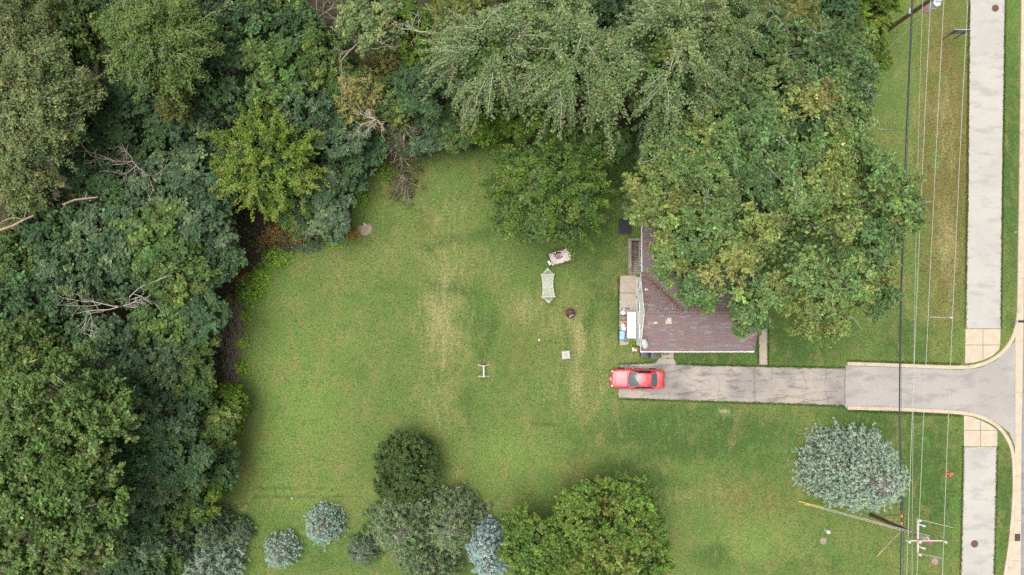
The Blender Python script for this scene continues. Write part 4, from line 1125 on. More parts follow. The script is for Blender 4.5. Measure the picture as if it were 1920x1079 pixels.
# ------------------------------------------------------------------ car
car = empty('car', (*W(1196, 711, 0.7), 0.014), math.pi + math.radians(-0.8), 'faded red two door coupe parked at the end of the driveway', 'car')
ST = [(2.46, .50, .34, .60), (2.42, .68, .30, .66), (2.30, .82, .26, .72), (2.0, .90, .24, .79), (1.5, .925, .22, .86), (0.95, .93, .22, .93), (0.3, .935, .22, .965), (-0.6, .94, .22, .985),
      (-1.4, .935, .22, 1.0), (-1.95, .90, .24, 1.005), (-2.25, .84, .28, .985), (-2.40, .74, .32, .93), (-2.45, .62, .40, .80)]
def ring(x, w, zb, zt):
    half = [(0.0, zb), (w * .70, zb), (w * .93, zb + .06), (w * 1.0, zb + .22), (w * 1.0, (zb + zt) / 2 + .08), (w * .975, zt - .13), (w * .92, zt - .05), (w * .78, zt), (w * .45, zt + .022), (0.0, zt + .03)]
    return [(x, y, z) for y, z in half] + [(x, -y, z) for y, z in half[-2:0:-1]]
vs = []; fs = []
m_ = len(ring(*ST[0]))
for s in ST: vs += ring(*s)
for i in range(len(ST) - 1):
    for k in range(m_):
        fs.append((i * m_ + k, i * m_ + (k + 1) % m_, (i + 1) * m_ + (k + 1) % m_, (i + 1) * m_ + k))
fs.append(tuple(range(m_))); fs.append(tuple((len(ST) - 1) * m_ + k for k in range(m_)))
body = MB().add(vs, fs).build('body', M['car_paint'], car, True, sub=2)
XW0, XW1, XR1, XR0 = 0.93, 0.02, -1.08, -1.78          # windscreen base/top, rear window top/base
def prof(x):
    if x > XW1: f = (x - XW1) / (XW0 - XW1); return 1.37 - 0.40 * f ** 1.15, 0.60 + 0.17 * f
    if x > XR1: f = (x - XR1) / (XW1 - XR1); return 1.37 + 0.035 * 4 * f * (1 - f), 0.60
    f = (XR1 - x) / (XR1 - XR0); return 1.37 - 0.36 * f ** 1.2, 0.60 + 0.10 * f
def cab(x, s, off=0.0):
    z, w = prof(x); return (x - (0.10 * s * s if x > XW1 - .05 else (-0.06 * s * s if x < XR1 + .05 else 0)), s * w, z - 0.055 * s * s * abs(s) + off)
xsn = np.concatenate([np.linspace(XW0, XW1, 8), np.linspace(XW1, XR1, 7)[1:], np.linspace(XR1, XR0, 8)[1:]])
nx = len(xsn)
b = MB()
vs = []; S_ = np.linspace(-1, 1, 11)
for x in xsn:
    for s in S_: vs.append(cab(x, s))
fs = [(i * 11 + j, i * 11 + j + 1, (i + 1) * 11 + j + 1, (i + 1) * 11 + j) for i in range(nx - 1) for j in range(10)]
b.add(vs, fs)
for sg in (-1, 1):      # flanks down to the belt line
    vs = []
    for x in xsn:
        a = Vector(cab(x, sg)); vs.append(a); vs.append(Vector((a.x, sg * 0.86, 0.90)))
    b.add(vs, [(2 * i, 2 * i + 1, 2 * i + 3, 2 * i + 2) for i in range(nx - 1)])
b.build('roof', M['car_paint'], car, True)
def glass(name, xa, xb, s0, s1, n=8):
    return MB().grid(lambda u, v: cab(xa + (xb - xa) * u, s0 + (s1 - s0) * v, 0.012), n, n).build(name, M['glass'], car, True)
M['screen_glass'] = None
t = NT('screen_glass'); t.principled((0.065, 0.085, 0.09), 0.07, 0.0, 1.0); M['screen_glass'] = t.m
ws = MB().grid(lambda u, v: cab(0.90 + (0.06 - 0.90) * u, -0.93 + 1.86 * v, 0.012), 8, 8).build('windscreen', M['screen_glass'], car, True)
rw = MB().grid(lambda u, v: cab(-1.14 + (-1.72 + 1.14) * u, -0.90 + 1.80 * v, 0.012), 8, 8).build('rear_window', M['screen_glass'], car, True)
for sg in (-1, 1):
    def side(u, v):
        x = 0.50 - 1.75 * u
        top = Vector(cab(x, sg)); bot = Vector((top.x, sg * 0.86, 0.90))
        p = top.lerp(bot, 0.10 + 0.68 * v); p.y += sg * 0.012; p.x -= 0.12 * (1 - v) * (1 - 2 * u) if u < 0.5 else -0.10 * (1 - v)
        return p
    MB().grid(side, 8, 3).build('side_window', M['glass'], car, True)
    MB().add(*bar((0.62, sg * 0.955, 0.55), (-0.75, sg * 0.955, 0.58), 0.012, 0.05)).build('side_moulding', M['dark'], car)
    mr = MB().rbox((0.52, sg * 1.02, 0.99), (0.12, 0.20, 0.12), 0.03).build('mirror', M['car_paint'], car)
    MB().add(*bar((0.56, sg * 0.86, 0.95), (0.53, sg * 0.97, 0.98), 0.06, 0.05)).build('mirror_arm', M['dark'], mr)
    MB().rbox((2.335, sg * 0.60, 0.60), (0.16, 0.34, 0.13), 0.04, -sg * 0.28).build('headlight', M['porcelain'], car)
    MB().rbox((-2.43, sg * 0.55, 0.78), (0.07, 0.36, 0.16), 0.03, sg * 0.22).build('tail_light', M['red'], car)
    for xw in (1.52, -1.38):
        wl = MB().lathe([(0.20, -0.10), (0.31, -0.10), (0.325, -0.06), (0.325, 0.06), (0.31, 0.10), (0.20, 0.10)], (0, 0, 0), 24, m=Matrix.Translation((xw, sg * 0.845, 0.325)) @ Matrix.Rotation(math.pi / 2, 4, 'X')).build('wheel', M['black_rubber'], car)
        MB().lathe([(0.05, -0.085), (0.20, -0.08), (0.205, 0.08), (0.05, 0.085)], (0, 0, 0), 20, m=Matrix.Translation((xw, sg * 0.85, 0.325)) @ Matrix.Rotation(math.pi / 2, 4, 'X')).build('rim', M['galvanised'], wl)
    # hood creases
    MB().tube([(2.15, sg * 0.42, 0.800), (1.5, sg * 0.50, 0.897), (1.05, sg * 0.60, 0.945)], 0.012, n=5).build('hood_crease', M['car_paint'], car)
M['seam'] = mat_plain('seam', (0.10, 0.012, 0.014), 0.7, 0.2, 5.0)
MB().tube([(0.98, y_, 0.977 - 0.06 * y_ * y_) for y_ in np.linspace(-0.78, 0.78, 13)], 0.03, n=5).build('cowl', M['dark'], car)
MB().tube([(-1.98, y_, 1.033 - 0.05 * y_ * y_) for y_ in np.linspace(-0.70, 0.70, 13)], 0.010, n=4).build('boot_seam', M['seam'], car)
MB().tube([(-2.26, y_, 1.012 - 0.07 * y_ * y_) for y_ in np.linspace(-0.62, 0.62, 13)], 0.014, n=4).build('spoiler_lip', M['seam'], car)
for ya, yb in ((0.42, -0.10), (-0.10, -0.60)):
    MB().tube([(0.93, ya, 1.0), (0.80, yb, 1.06)], 0.010, n=4).build('wiper', M['dark'], car)
for sg in (-1, 1):
    MB().tube([(2.12, sg * 0.62, 0.795), (1.5, sg * 0.74, 0.868), (1.0, sg * 0.80, 0.925)], 0.011, n=4).build('hood_seam', M['seam'], car)
    MB().tube([(0.62, sg * 0.90, 0.93), (0.60, sg * 0.945, 0.70), (0.62, sg * 0.935, 0.35)], 0.010, n=4).build('door_seam', M['seam'], car)
    MB().tube([(-0.78, sg * 0.90, 0.95), (-0.85, sg * 0.95, 0.72), (-0.82, sg * 0.94, 0.35)], 0.010, n=4).build('door_seam', M['seam'], car)
    MB().tube([(x_, sg * (prof(x_)[1] + 0.012), prof(x_)[0] - 0.052) for x_ in np.linspace(0.05, -1.1, 9)], 0.012, n=4).build('drip_rail', M['seam'], car)
MB().tube([(2.13 - 0.1 * abs(y_), y_, 0.825 - 0.05 * y_ * y_) for y_ in np.linspace(-0.62, 0.62, 11)], 0.011, n=4).build('hood_seam', M['seam'], car)
MB().box((2.50, 0.02, 0.55), (0.05, 0.34, 0.16)).build('number_plate', M['white_plastic'], car)
MB().rbox((2.40, 0, 0.40), (0.18, 1.45, 0.16), 0.05).build('bumper', M['car_paint'], car)
MB().rbox((-2.42, 0, 0.45), (0.16, 1.45, 0.18), 0.05).build('bumper', M['car_paint'], car)
MB().rbox((2.44, 0, 0.585), (0.05, 0.62, 0.05), 0.015).build('grille', M['dark'], car)
MB().tube([(-1.0, 0.62, 1.33), (-1.25, 0.66, 1.30)], 0.012, n=4).build('trim', M['dark'], car)

# ------------------------------------------------------------------ vegetation
def nrmz(a): return a / np.maximum(1e-9, np.linalg.norm(a, axis=-1, keepdims=True))

class Fol:
    """leaves: folded diamond faces, each with its own colour"""
    def __init__(self): self.p = []; self.n = []; self.t = []; self.l = []; self.w = []; self.c = []
    def add(self, P, N, l, w, C, T=None, rng=RNG):
        n = len(P)
        if n == 0: return
        if T is None: T = rng.normal(size=(n, 3))
        self.p.append(P); self.n.append(N); self.t.append(T)
        self.l.append(np.broadcast_to(l, (n,))); self.w.append(np.broadcast_to(w, (n,))); self.c.append(np.broadcast_to(C, (n, 3)))
    def mesh(self, name, mat):
        P = np.concatenate(self.p); N = nrmz(np.concatenate(self.n)); T = np.concatenate(self.t)
        l = np.concatenate(self.l)[:, None]; w = np.concatenate(self.w)[:, None]; C = np.concatenate(self.c)
        B = nrmz(np.cross(N, T)); T = np.cross(B, N)
        f = N * w * 0.18
        V = np.stack([P - T * l * 0.5, P + B * w * 0.5 + f, P + T * l * 0.5, P - B * w * 0.5 + f], 1).reshape(-1, 3)
        n = len(P)
        me = raw_mesh(name, V, np.arange(4 * n).reshape(n, 4))
        a = me.attributes.new('leaf', 'FLOAT_COLOR', 'FACE')
        a.data.foreach_set('color', np.concatenate([np.clip(C, 0.004, 0.9), np.ones((n, 1))], 1).astype(np.float32).ravel())
        me.materials.append(mat)
        return me
    def build(self, name, mat, parent=None, loc=None):
        o = bpy.data.objects.new(name, self.mesh(name, mat))
        COL.objects.link(o)
        if parent is not None: o.parent = parent
        if loc is not None: o.location = loc
        return o

def tubes_mesh(name, groups, mat, parent, ns=5):
    """groups: list of (P (m,k,3), r0 (m,), r1 (m,)); one mesh"""
    V = []; Q = []; base = 0
    for P, r0, r1 in groups:
        m, k, _ = P.shape
        if m == 0: continue
        D = np.empty_like(P); D[:, 1:-1] = P[:, 2:] - P[:, :-2]; D[:, 0] = P[:, 1] - P[:, 0]; D[:, -1] = P[:, -1] - P[:, -2]
        D = nrmz(D)
        U = nrmz(np.cross(D, np.array([0.31, 0.17, 0.93]) + 0 * D)); Wv = np.cross(D, U)
        r = (r0[:, None] + (r1 - r0)[:, None] * np.linspace(0, 1, k)[None])[..., None, None]
        a = np.arange(ns) * 2 * np.pi / ns
        ring_ = U[:, :, None] * np.cos(a)[None, None, :, None] + Wv[:, :, None] * np.sin(a)[None, None, :, None]
        X = P[:, :, None] + ring_ * r
        V.append(X.reshape(-1, 3))
        idx = base + np.arange(m * k * ns).reshape(m, k, ns)
        i2 = np.roll(idx, -1, axis=2)
        Q.append(np.stack([idx[:, :-1], i2[:, :-1], i2[:, 1:], idx[:, 1:]], -1).reshape(-1, 4))
        base += m * k * ns
    me = raw_mesh(name, np.concatenate(V), np.concatenate(Q))
    me.polygons.foreach_set('use_smooth', np.ones(len(me.polygons), bool))
    me.materials.append(mat)
    o = bpy.data.objects.new(name, me); COL.objects.link(o)
    if parent is not None: o.parent = parent
    return o

def fib(n, zlo, rng, jit=0.25):
    i = np.arange(n) + 0.5
    z = zlo + (1 - zlo) * (i / n)
    a = i * 2.399963 + rng.uniform(0, 6.28)
    a = a + rng.normal(0, jit, n); z = np.clip(z + rng.normal(0, jit * 0.25, n), zlo, 1)
    r = np.sqrt(np.maximum(0, 1 - z * z))
    return np.stack([r * np.cos(a), r * np.sin(a), z], -1)

def pick(pal, n, rng):
    c = np.array([p[0] for p in pal]); w = np.array([p[1] for p in pal], float)
    return c[rng.choice(len(pal), n, p=w / w.sum())]

def jitter_col(C, rng, s=0.22, h=0.08):
    n = len(C)
    return C * np.exp(rng.normal(0, s, (n, 1))) * np.exp(rng.normal(0, h, (n, 3)))

# colour palettes of the leaves (real leaf colours)
PAL = {
 'dark': [((0.072, 0.133, 0.052), 4), ((0.092, 0.157, 0.063), 3), ((0.061, 0.114, 0.052), 3), ((0.135, 0.194, 0.063), 1.2)],
 'teal': [((0.087, 0.142, 0.07), 4), ((0.114, 0.174, 0.087), 3), ((0.072, 0.125, 0.06), 2), ((0.154, 0.205, 0.099), 1.2)],
 'mid': [((0.095, 0.158, 0.046), 4), ((0.123, 0.185, 0.054), 3), ((0.074, 0.13, 0.043), 3), ((0.17, 0.216, 0.056), 1.4)],
 'bright': [((0.119, 0.196, 0.028), 4), ((0.151, 0.229, 0.035), 3), ((0.084, 0.154, 0.028), 3), ((0.203, 0.258, 0.044), 1.4)],
 'oak': [((0.147, 0.233, 0.075), 5), ((0.178, 0.258, 0.086), 4), ((0.12, 0.205, 0.074), 4), ((0.222, 0.27, 0.08), 2.6), ((0.27, 0.276, 0.089), 0.5), ((0.314, 0.258, 0.089), 0.07)],
 'olive': [((0.132, 0.152, 0.044), 4), ((0.16, 0.172, 0.052), 3), ((0.105, 0.129, 0.04), 3)],
 'maple': [((0.116, 0.183, 0.05), 4), ((0.141, 0.206, 0.06), 3), ((0.094, 0.156, 0.044), 3), ((0.176, 0.231, 0.078), 1)],
 'silver': [((0.168, 0.234, 0.094), 4), ((0.209, 0.275, 0.118), 3), ((0.125, 0.189, 0.07), 3), ((0.253, 0.292, 0.121), 1.3)],
 'ash': [((0.182, 0.229, 0.091), 4), ((0.223, 0.257, 0.108), 3), ((0.142, 0.196, 0.08), 3), ((0.325, 0.309, 0.124), 0.9)],
 'locust': [((0.142, 0.204, 0.058), 4), ((0.175, 0.227, 0.067), 3), ((0.111, 0.171, 0.051), 3)],
 'yellow': [((0.162, 0.25, 0.032), 4), ((0.206, 0.283, 0.043), 3), ((0.097, 0.178, 0.027), 3), ((0.259, 0.318, 0.063), 1)],
 'gold': [((0.374, 0.297, 0.061), 3), ((0.308, 0.209, 0.055), 2), ((0.198, 0.187, 0.05), 2)],
 'rusty': [((0.253, 0.146, 0.055), 3), ((0.345, 0.224, 0.066), 3), ((0.172, 0.112, 0.055), 3)],
 'lime': [((0.191, 0.317, 0.044), 4), ((0.237, 0.366, 0.056), 3), ((0.136, 0.246, 0.042), 2)],
 'spruce': [((0.343, 0.442, 0.336), 5), ((0.385, 0.482, 0.368), 4), ((0.288, 0.379, 0.288), 3), ((0.428, 0.448, 0.31), 1.2)],
 'iceblue': [((0.352, 0.459, 0.446), 5), ((0.395, 0.505, 0.491), 4), ((0.297, 0.395, 0.383), 3)],
 'pine': [((0.174, 0.24, 0.116), 4), ((0.209, 0.272, 0.133), 3), ((0.145, 0.206, 0.102), 3), ((0.273, 0.296, 0.141), 1)],
 'spgreen': [((0.168, 0.235, 0.125), 4), ((0.198, 0.265, 0.148), 3), ((0.138, 0.198, 0.108), 3)],
 'darkyel': [((0.054, 0.099, 0.033), 5), ((0.071, 0.119, 0.036), 3), ((0.164, 0.182, 0.051), 2.2)],
 'pineyellow': [((0.26, 0.255, 0.085), 4), ((0.31, 0.29, 0.1), 3), ((0.19, 0.2, 0.075), 3)],
 'oakgreen': [((0.106, 0.171, 0.064), 5), ((0.13, 0.194, 0.071), 4), ((0.089, 0.15, 0.06), 4), ((0.173, 0.204, 0.069), 1.2), ((0.259, 0.209, 0.081), 0.25)],
 'oakgold': [((0.156, 0.225, 0.067), 3.0), ((0.188, 0.248, 0.077), 2.4), ((0.127, 0.197, 0.066), 2.4), ((0.235, 0.26, 0.072), 5.72), ((0.286, 0.265, 0.08), 1.3), ((0.333, 0.248, 0.08), 0.3)],
 'spruceblue': [((0.326, 0.441, 0.371), 5), ((0.366, 0.481, 0.408), 4), ((0.274, 0.378, 0.318), 3), ((0.407, 0.446, 0.342), 1.2)],
 'leafgreen': [((0.092, 0.165, 0.03), 4), ((0.119, 0.196, 0.036), 3), ((0.067, 0.13, 0.028), 3), ((0.162, 0.22, 0.042), 1.4)],
}

def lobes(fol, rng, cz, R, Rz, pal, nl=None, lr=None, cr=0.55, ll=0.27, lw=0.17, cov=2.6, zlo=-0.25, squash=0.75, mixc=0.35, upw=0.55, flat=1.0, shape=None, inner=70, leafmix=0.0, rvar=0.26):
    """crown of lobes > clumps > leaves. returns lobe centres"""
    lr = lr or R * 0.34
    nl = nl or int(max(7, 2.2 * (R / lr) ** 2))
    D = fib(nl, zlo, rng)
    rad = rng.uniform(1.06 - rvar, 1.06, (nl, 1))
    Lc = D * np.array([R - lr * 0.62, R - lr * 0.62, max(0.2, Rz - lr * 0.62)]) * rad + np.array([0, 0, cz])
    if shape is not None: Lc = shape(Lc)
    lrr = lr * rng.uniform(0.75, 1.2, nl)
    lcol = pick(pal, nl, rng)
    ncl = np.maximum(4, (2.3 * (lrr / cr) ** 2)).astype(int)
    rep = np.repeat(np.arange(nl), ncl)
    n = len(rep)
    d = nrmz(rng.normal(size=(n, 3)) + D[rep] * 0.55 + np.array([0, 0, 0.55]))
    Cc = Lc[rep] + d * (lrr[rep] * rng.uniform(0.55, 1.05, n))[:, None] * np.array([1, 1, squash])
    crr = cr * rng.uniform(0.7, 1.3, n)
    ccol = lcol[rep] * (1 - mixc) + pick(pal, n, rng) * mixc
    ccol = jitter_col(ccol, rng, 0.13, 0.04)
    # each clump is a fan of short leafy sprigs
    area = 2 * np.pi * crr ** 2
    nlf = np.maximum(8, cov * area / (0.5 * ll * lw))
    per = 11
    nsp = np.maximum(3, nlf / per).astype(int)
    rs = np.repeat(np.arange(n), nsp); k = len(rs)
    ds = nrmz(rng.normal(size=(k, 3)) + d[rs] * 0.45 + np.array([0, 0, 0.40]))
    stretch = np.stack([rng.uniform(0.72, 1.4, n), rng.uniform(0.72, 1.4, n), rng.uniform(0.55, 0.9, n)], -1)
    Ls = crr[rs] * rng.uniform(0.50, 1.08, k)
    scol = jitter_col(ccol[rs], rng, 0.16, 0.05)
    rep2 = np.repeat(np.arange(k), per); m = len(rep2)
    tt = rng.uniform(0.35, 1.08, m)
    P = Cc[rs][rep2] + ds[rep2] * (Ls[rep2] * tt)[:, None] * stretch[rs][rep2] * np.array([1, 1, flat]) + rng.normal(0, 0.24 * ll, (m, 3))
    N = ds[rep2] * 0.35 + np.array([0, 0, upw + 0.15]) + rng.normal(0, 0.42, (m, 3))
    s = rng.uniform(0.6, 1.35, m)
    base = scol[rep2]
    if leafmix: base = base * (1 - leafmix) + pick(pal, m, rng) * leafmix
    C = jitter_col(base, rng, 0.18, 0.05)
    pale = rng.uniform(0, 1, m) < 0.012
    C[pale] = C[pale] * 1.5 + 0.02
    fol.add(P, N, ll * s, lw * s, C, T=ds[rep2] + rng.normal(0, 0.6, (m, 3)), rng=rng)
    if inner:
        # shaded leaves inside the crown
        ni = int(inner * R * R)
        q = nrmz(rng.normal(size=(ni, 3))) * rng.uniform(0.2, 0.8, (ni, 1)) * np.array([R, R, Rz]) + np.array([0, 0, cz])
        if shape is not None: q = shape(q)
        fol.add(q, np.array([0, 0, 0.7]) + rng.normal(0, 0.5, (ni, 3)), ll * 1.6, lw * 1.6, jitter_col(pick(pal, ni, rng), rng), rng=rng)
    return Lc, Cc, crr

def streams(fol, rng, cz, R, Rz, pal, ns, L, droop, sig, nl, ll, lw, zlo=-0.1, start=(0.45, 0.85), up=0.25, tipcol=None, spread=0.5, nclus=0):
    """sprays of leaves along arching twigs. returns twig polylines"""
    D = fib(ns, zlo, rng, 0.4)
    P0 = D * np.array([R, R, Rz]) * rng.uniform(*start, (ns, 1)) + np.array([0, 0, cz])
    d0 = nrmz(D * np.array([1, 1, 0.4]) + rng.normal(0, spread, (ns, 3)) + np.array([0, 0, up]))
    if nclus:
        # plumes: twigs gathered on a few big boughs
        Dc = fib(nclus, zlo + 0.05, rng, 0.35)
        k_ = rng.integers(0, nclus, ns)
        bend = nrmz(rng.normal(0, 1, (nclus, 3)) * np.array([1, 1, 0.25]))
        ext = rng.uniform(0.62, 1.08, nclus)
        along = rng.uniform(-0.55, 0.55, ns)
        D = nrmz(Dc[k_] + rng.normal(0, 0.10, (ns, 3)))
        P0 = (Dc[k_] * (ext[k_] * rng.uniform(0.78, 1.0, ns))[:, None] + bend[k_] * (along * 0.28)[:, None]) * np.array([R, R, Rz]) + np.array([0, 0, cz])
        d0 = nrmz(D * np.array([1, 1, 0.35]) + rng.normal(0, spread, (ns, 3)) + np.array([0, 0, up]))
    Ls = L * rng.uniform(0.45, 1.45, ns)
    dr = droop * rng.uniform(0.6, 1.4, ns)
    def at(t, i): return P0[i] + d0[i] * (Ls[i] * t)[:, None] - np.array([0, 0, 1.0]) * (dr[i] * Ls[i] * t * t)[:, None]
    scol = pick(pal, ns, rng)
    if nclus: scol = jitter_col(scol * 0.5 + pick(pal, nclus, rng)[k_] * 0.5, rng, 0.08, 0.03)
    rep = np.repeat(np.arange(ns), nl); m = len(rep)
    tt = rng.uniform(0.08, 1.03, m)
    P = at(tt, rep) + rng.normal(0, 1, (m, 3)) * (sig * (1.15 - 0.75 * tt))[:, None] * np.array([1, 1, 0.6])
    N = np.array([0, 0, 0.8]) + rng.normal(0, 0.45, (m, 3)) + D[rep] * 0.3
    C = scol[rep] * 0.7 + pick(pal, m, rng) * 0.3
    if tipcol is not None: C = C + (np.array(tipcol) - C) * (np.clip(tt - 0.45, 0, 1) * 0.8)[:, None]
    s = rng.uniform(0.7, 1.3, m)
    fol.add(P, N, ll * s, lw * s, jitter_col(C, rng), T=d0[rep] + rng.normal(0, 0.7, (m, 3)), rng=rng)
    k = 5
    tw = np.stack([at(np.full(ns, q), np.arange(ns)) for q in np.linspace(0, 0.95, k)], 1)
    return tw

def limbs_to(Lc, cz0, rng, k=5):
    """curved limbs from the trunk to lobe centres"""
    n = len(Lc)
    zb = cz0 + (Lc[:, 2] - cz0) * rng.uniform(0.0, 0.35, n)
    A = np.stack([rng.normal(0, 0.05, n), rng.normal(0, 0.05, n), zb], -1)
    t = np.linspace(0, 1, k)[None, :, None]
    mid = np.array([0, 0, 1.0]) * (np.sin(np.linspace(0, np.pi, k))[None, :, None] * -0.06) * np.linalg.norm(Lc - A, axis=1)[:, None, None]
    P = A[:, None] + (Lc - A)[:, None] * t + mid + rng.normal(0, 0.10, (n, k, 3)) * np.sin(np.pi * t)
    return P

META = {}
def tree_root(name, px, py, rpx, h, zc, label, cat, group=None):
    """the crown's middle (at height zc) lies at px, py in the photograph; returns root and crown radius in metres"""
    x, y = W(px, py, zc)
    o = empty(name, (x, y, 0), 0, label, cat, group)
    return o, rpx * (H - zc) / F

def broad_tree(name, px, py, rpx, h, pal, label, cat='tree', seed=0, cov=2.6, cr=0.5, ll=0.27, lw=0.17, depth=0.62, bark='bark', lr=None, ry=1.0, group=None, twigs=0, zlo=-0.3, mixc=0.35, low=None, lrk=0.34, shape=None, leafmix=0.0, nl=None, rvar=0.26, inner=70):
    rng = np.random.default_rng(1000 + seed)
    R0 = rpx * (H - h * 0.7) / F
    Rz = min(R0 * depth, h * 0.48)
    zc = h - Rz
    root, R = tree_root(name, px, py, rpx, h, zc, label, cat, group)
    META[root.name] = (R, h, zc / h)
    fol = Fol()
    P_ = PAL[pal] if isinstance(pal, str) else pal
    sh = shape
    if ry != 1.0 and shape is None: sh = lambda L: L * np.array([1, ry, 1])
    Lc, Cc, crr = lobes(fol, rng, zc, R, Rz, P_, lr=lr or R * lrk, cr=cr, ll=ll, lw=lw, cov=cov, zlo=zlo, mixc=mixc, shape=sh, leafmix=leafmix, nl=nl, rvar=rvar, inner=inner)
    fol.build('crown', M['leaf'], root)
    z0 = max(0.3, (zc - Rz * 0.5))
    r0 = 0.018 * h + 0.02 * R
    tr_ = np.zeros((1, 6, 3)); tr_[0, :, 2] = np.linspace(-0.1, zc + Rz * 0.3, 6); tr_[0, 1:, :2] = rng.normal(0, 0.06, (5, 2))
    groups = [(tr_, np.array([r0]), np.array([r0 * 0.35]))]
    sel = rng.permutation(len(Lc))[:min(len(Lc), 26)]
    Pl = limbs_to(Lc[sel], z0, rng)
    groups.append((Pl, np.full(len(sel), r0 * 0.42), np.full(len(sel), 0.03)))
    tubes_mesh('trunk', groups, M[bark], root, 6)
    if twigs:
        s2 = rng.permutation(len(Cc))[:twigs]
        A = Cc[s2] - np.array([0, 0, 0.1]); n = len(s2)
        top = A + nrmz(rng.normal(0, 1, (n, 3)) + np.array([0, 0, 0.5])) * (crr[s2] * 1.5)[:, None]
        top[:, 2] = np.maximum(top[:, 2], A[:, 2] + crr[s2] * 0.75)
        side = top + rng.normal(0, 0.45, (n, 3)) * np.array([1, 1, 0.3])
        P1 = np.stack([A, (A + top) / 2 + rng.normal(0, .08, (n, 3)), top, side], 1)
        side2 = top + rng.normal(0, 0.5, (n, 3)) * np.array([1, 1, 0.3])
        P2 = np.stack([top, (top + side2) / 2 + rng.normal(0, .06, (n, 3)), side2, side2 + rng.normal(0, .15, (n, 3))], 1)
        tubes_mesh('dead_twigs', [(P1, np.full(n, 0.035), np.full(n, 0.018)), (P2, np.full(n, 0.02), np.full(n, 0.012))], M['bark_grey'], root, 4)['kind'] = 'stuff'
    return root

def tree_like(src, px, py, rpx, h, label, turn=2.0, group=None):
    """another tree of a kind already built: own root, turned and scaled copies of the parts"""
    r0, h0, fz = META[src.name]
    root, R = tree_root(src.name.split('.')[0], px, py, rpx, h, h * fz, label, src['category'], group)
    root.rotation_euler = (0, 0, turn)
    root.scale = (R / r0, R / r0, h / h0)
    for ch in src.children:
        c_ = ch.copy(); COL.objects.link(c_); c_.parent = root
    return root

def feather_tree(name, px, py, rpx, h, pal, label, seed=0, ns=150, L=1.8, droop=0.3, sig=0.26, nl=120, ll=0.20, lw=0.10, bark='bark_grey', depth=0.62, twigf=0.5, tip=None, up=0.25, core=0.7, zlo=-0.15, cat='tree', start=(0.45, 0.85), spread=0.5, twr=0.022, group=None, corepal=None, nclus=0):
    rng = np.random.default_rng(2000 + seed)
    R0 = rpx * (H - h * 0.7) / F
    Rz = min(R0 * depth, h * 0.46)
    zc = h - Rz
    root, R = tree_root(name, px, py, rpx, h, zc, label, cat, group)
    META[root.name] = (R, h, zc / h)
    fol = Fol()
    if core: lobes(fol, rng, zc - 0.1 * Rz, R * core, Rz * core, PAL[corepal or pal], cr=0.55, ll=ll * 1.3, lw=lw * 1.4, cov=1.4)
    tw = streams(fol, rng, zc, R - L * 0.35, Rz, PAL[pal], ns, L, droop, sig, nl, ll, lw, tipcol=tip, up=up, zlo=zlo, start=start, spread=spread, nclus=nclus)
    fol.build('crown', M['leaf'], root)
    r0 = 0.018 * h + 0.02 * R
    tr_ = np.zeros((1, 6, 3)); tr_[0, :, 2] = np.linspace(-0.1, zc + Rz * 0.3, 6); tr_[0, 1:, :2] = rng.normal(0, 0.07, (5, 2))
    groups = [(tr_, np.array([r0]), np.array([r0 * 0.35]))]
    sel = rng.permutation(len(tw))[:40]
    groups.append((limbs_to(tw[sel, 0], max(0.3, zc - Rz * 0.6), rng), np.full(len(sel), r0 * 0.4), np.full(len(sel), 0.03)))
    tubes_mesh('trunk', groups, M[bark], root, 6)
    sel = rng.permutation(len(tw))[:int(len(tw) * twigf)]
    if len(sel):
        Pt = tw[sel] + np.array([0, 0, 1.0]) * (sig * 0.45) + rng.normal(0, 0.04, (len(sel), 5, 3))
        side = Pt[:, 2] ; n = len(sel)
        e = side + nrmz(rng.normal(0, 1, (n, 3)) * np.array([1, 1, 0.3]) + (Pt[:, 4] - Pt[:, 2])) * (0.35 * L * rng.uniform(.5, 1.2, n))[:, None]
        P2 = np.stack([side, (side + e) / 2 + rng.normal(0, .05, (n, 3)), e], 1)
        tubes_mesh('branches', [(Pt, np.full(n, twr * 1.4), np.full(n, twr * 0.5)), (P2, np.full(n, twr * 0.8), np.full(n, twr * 0.4))], M[bark], root, 4)['kind'] = 'stuff'
    return root

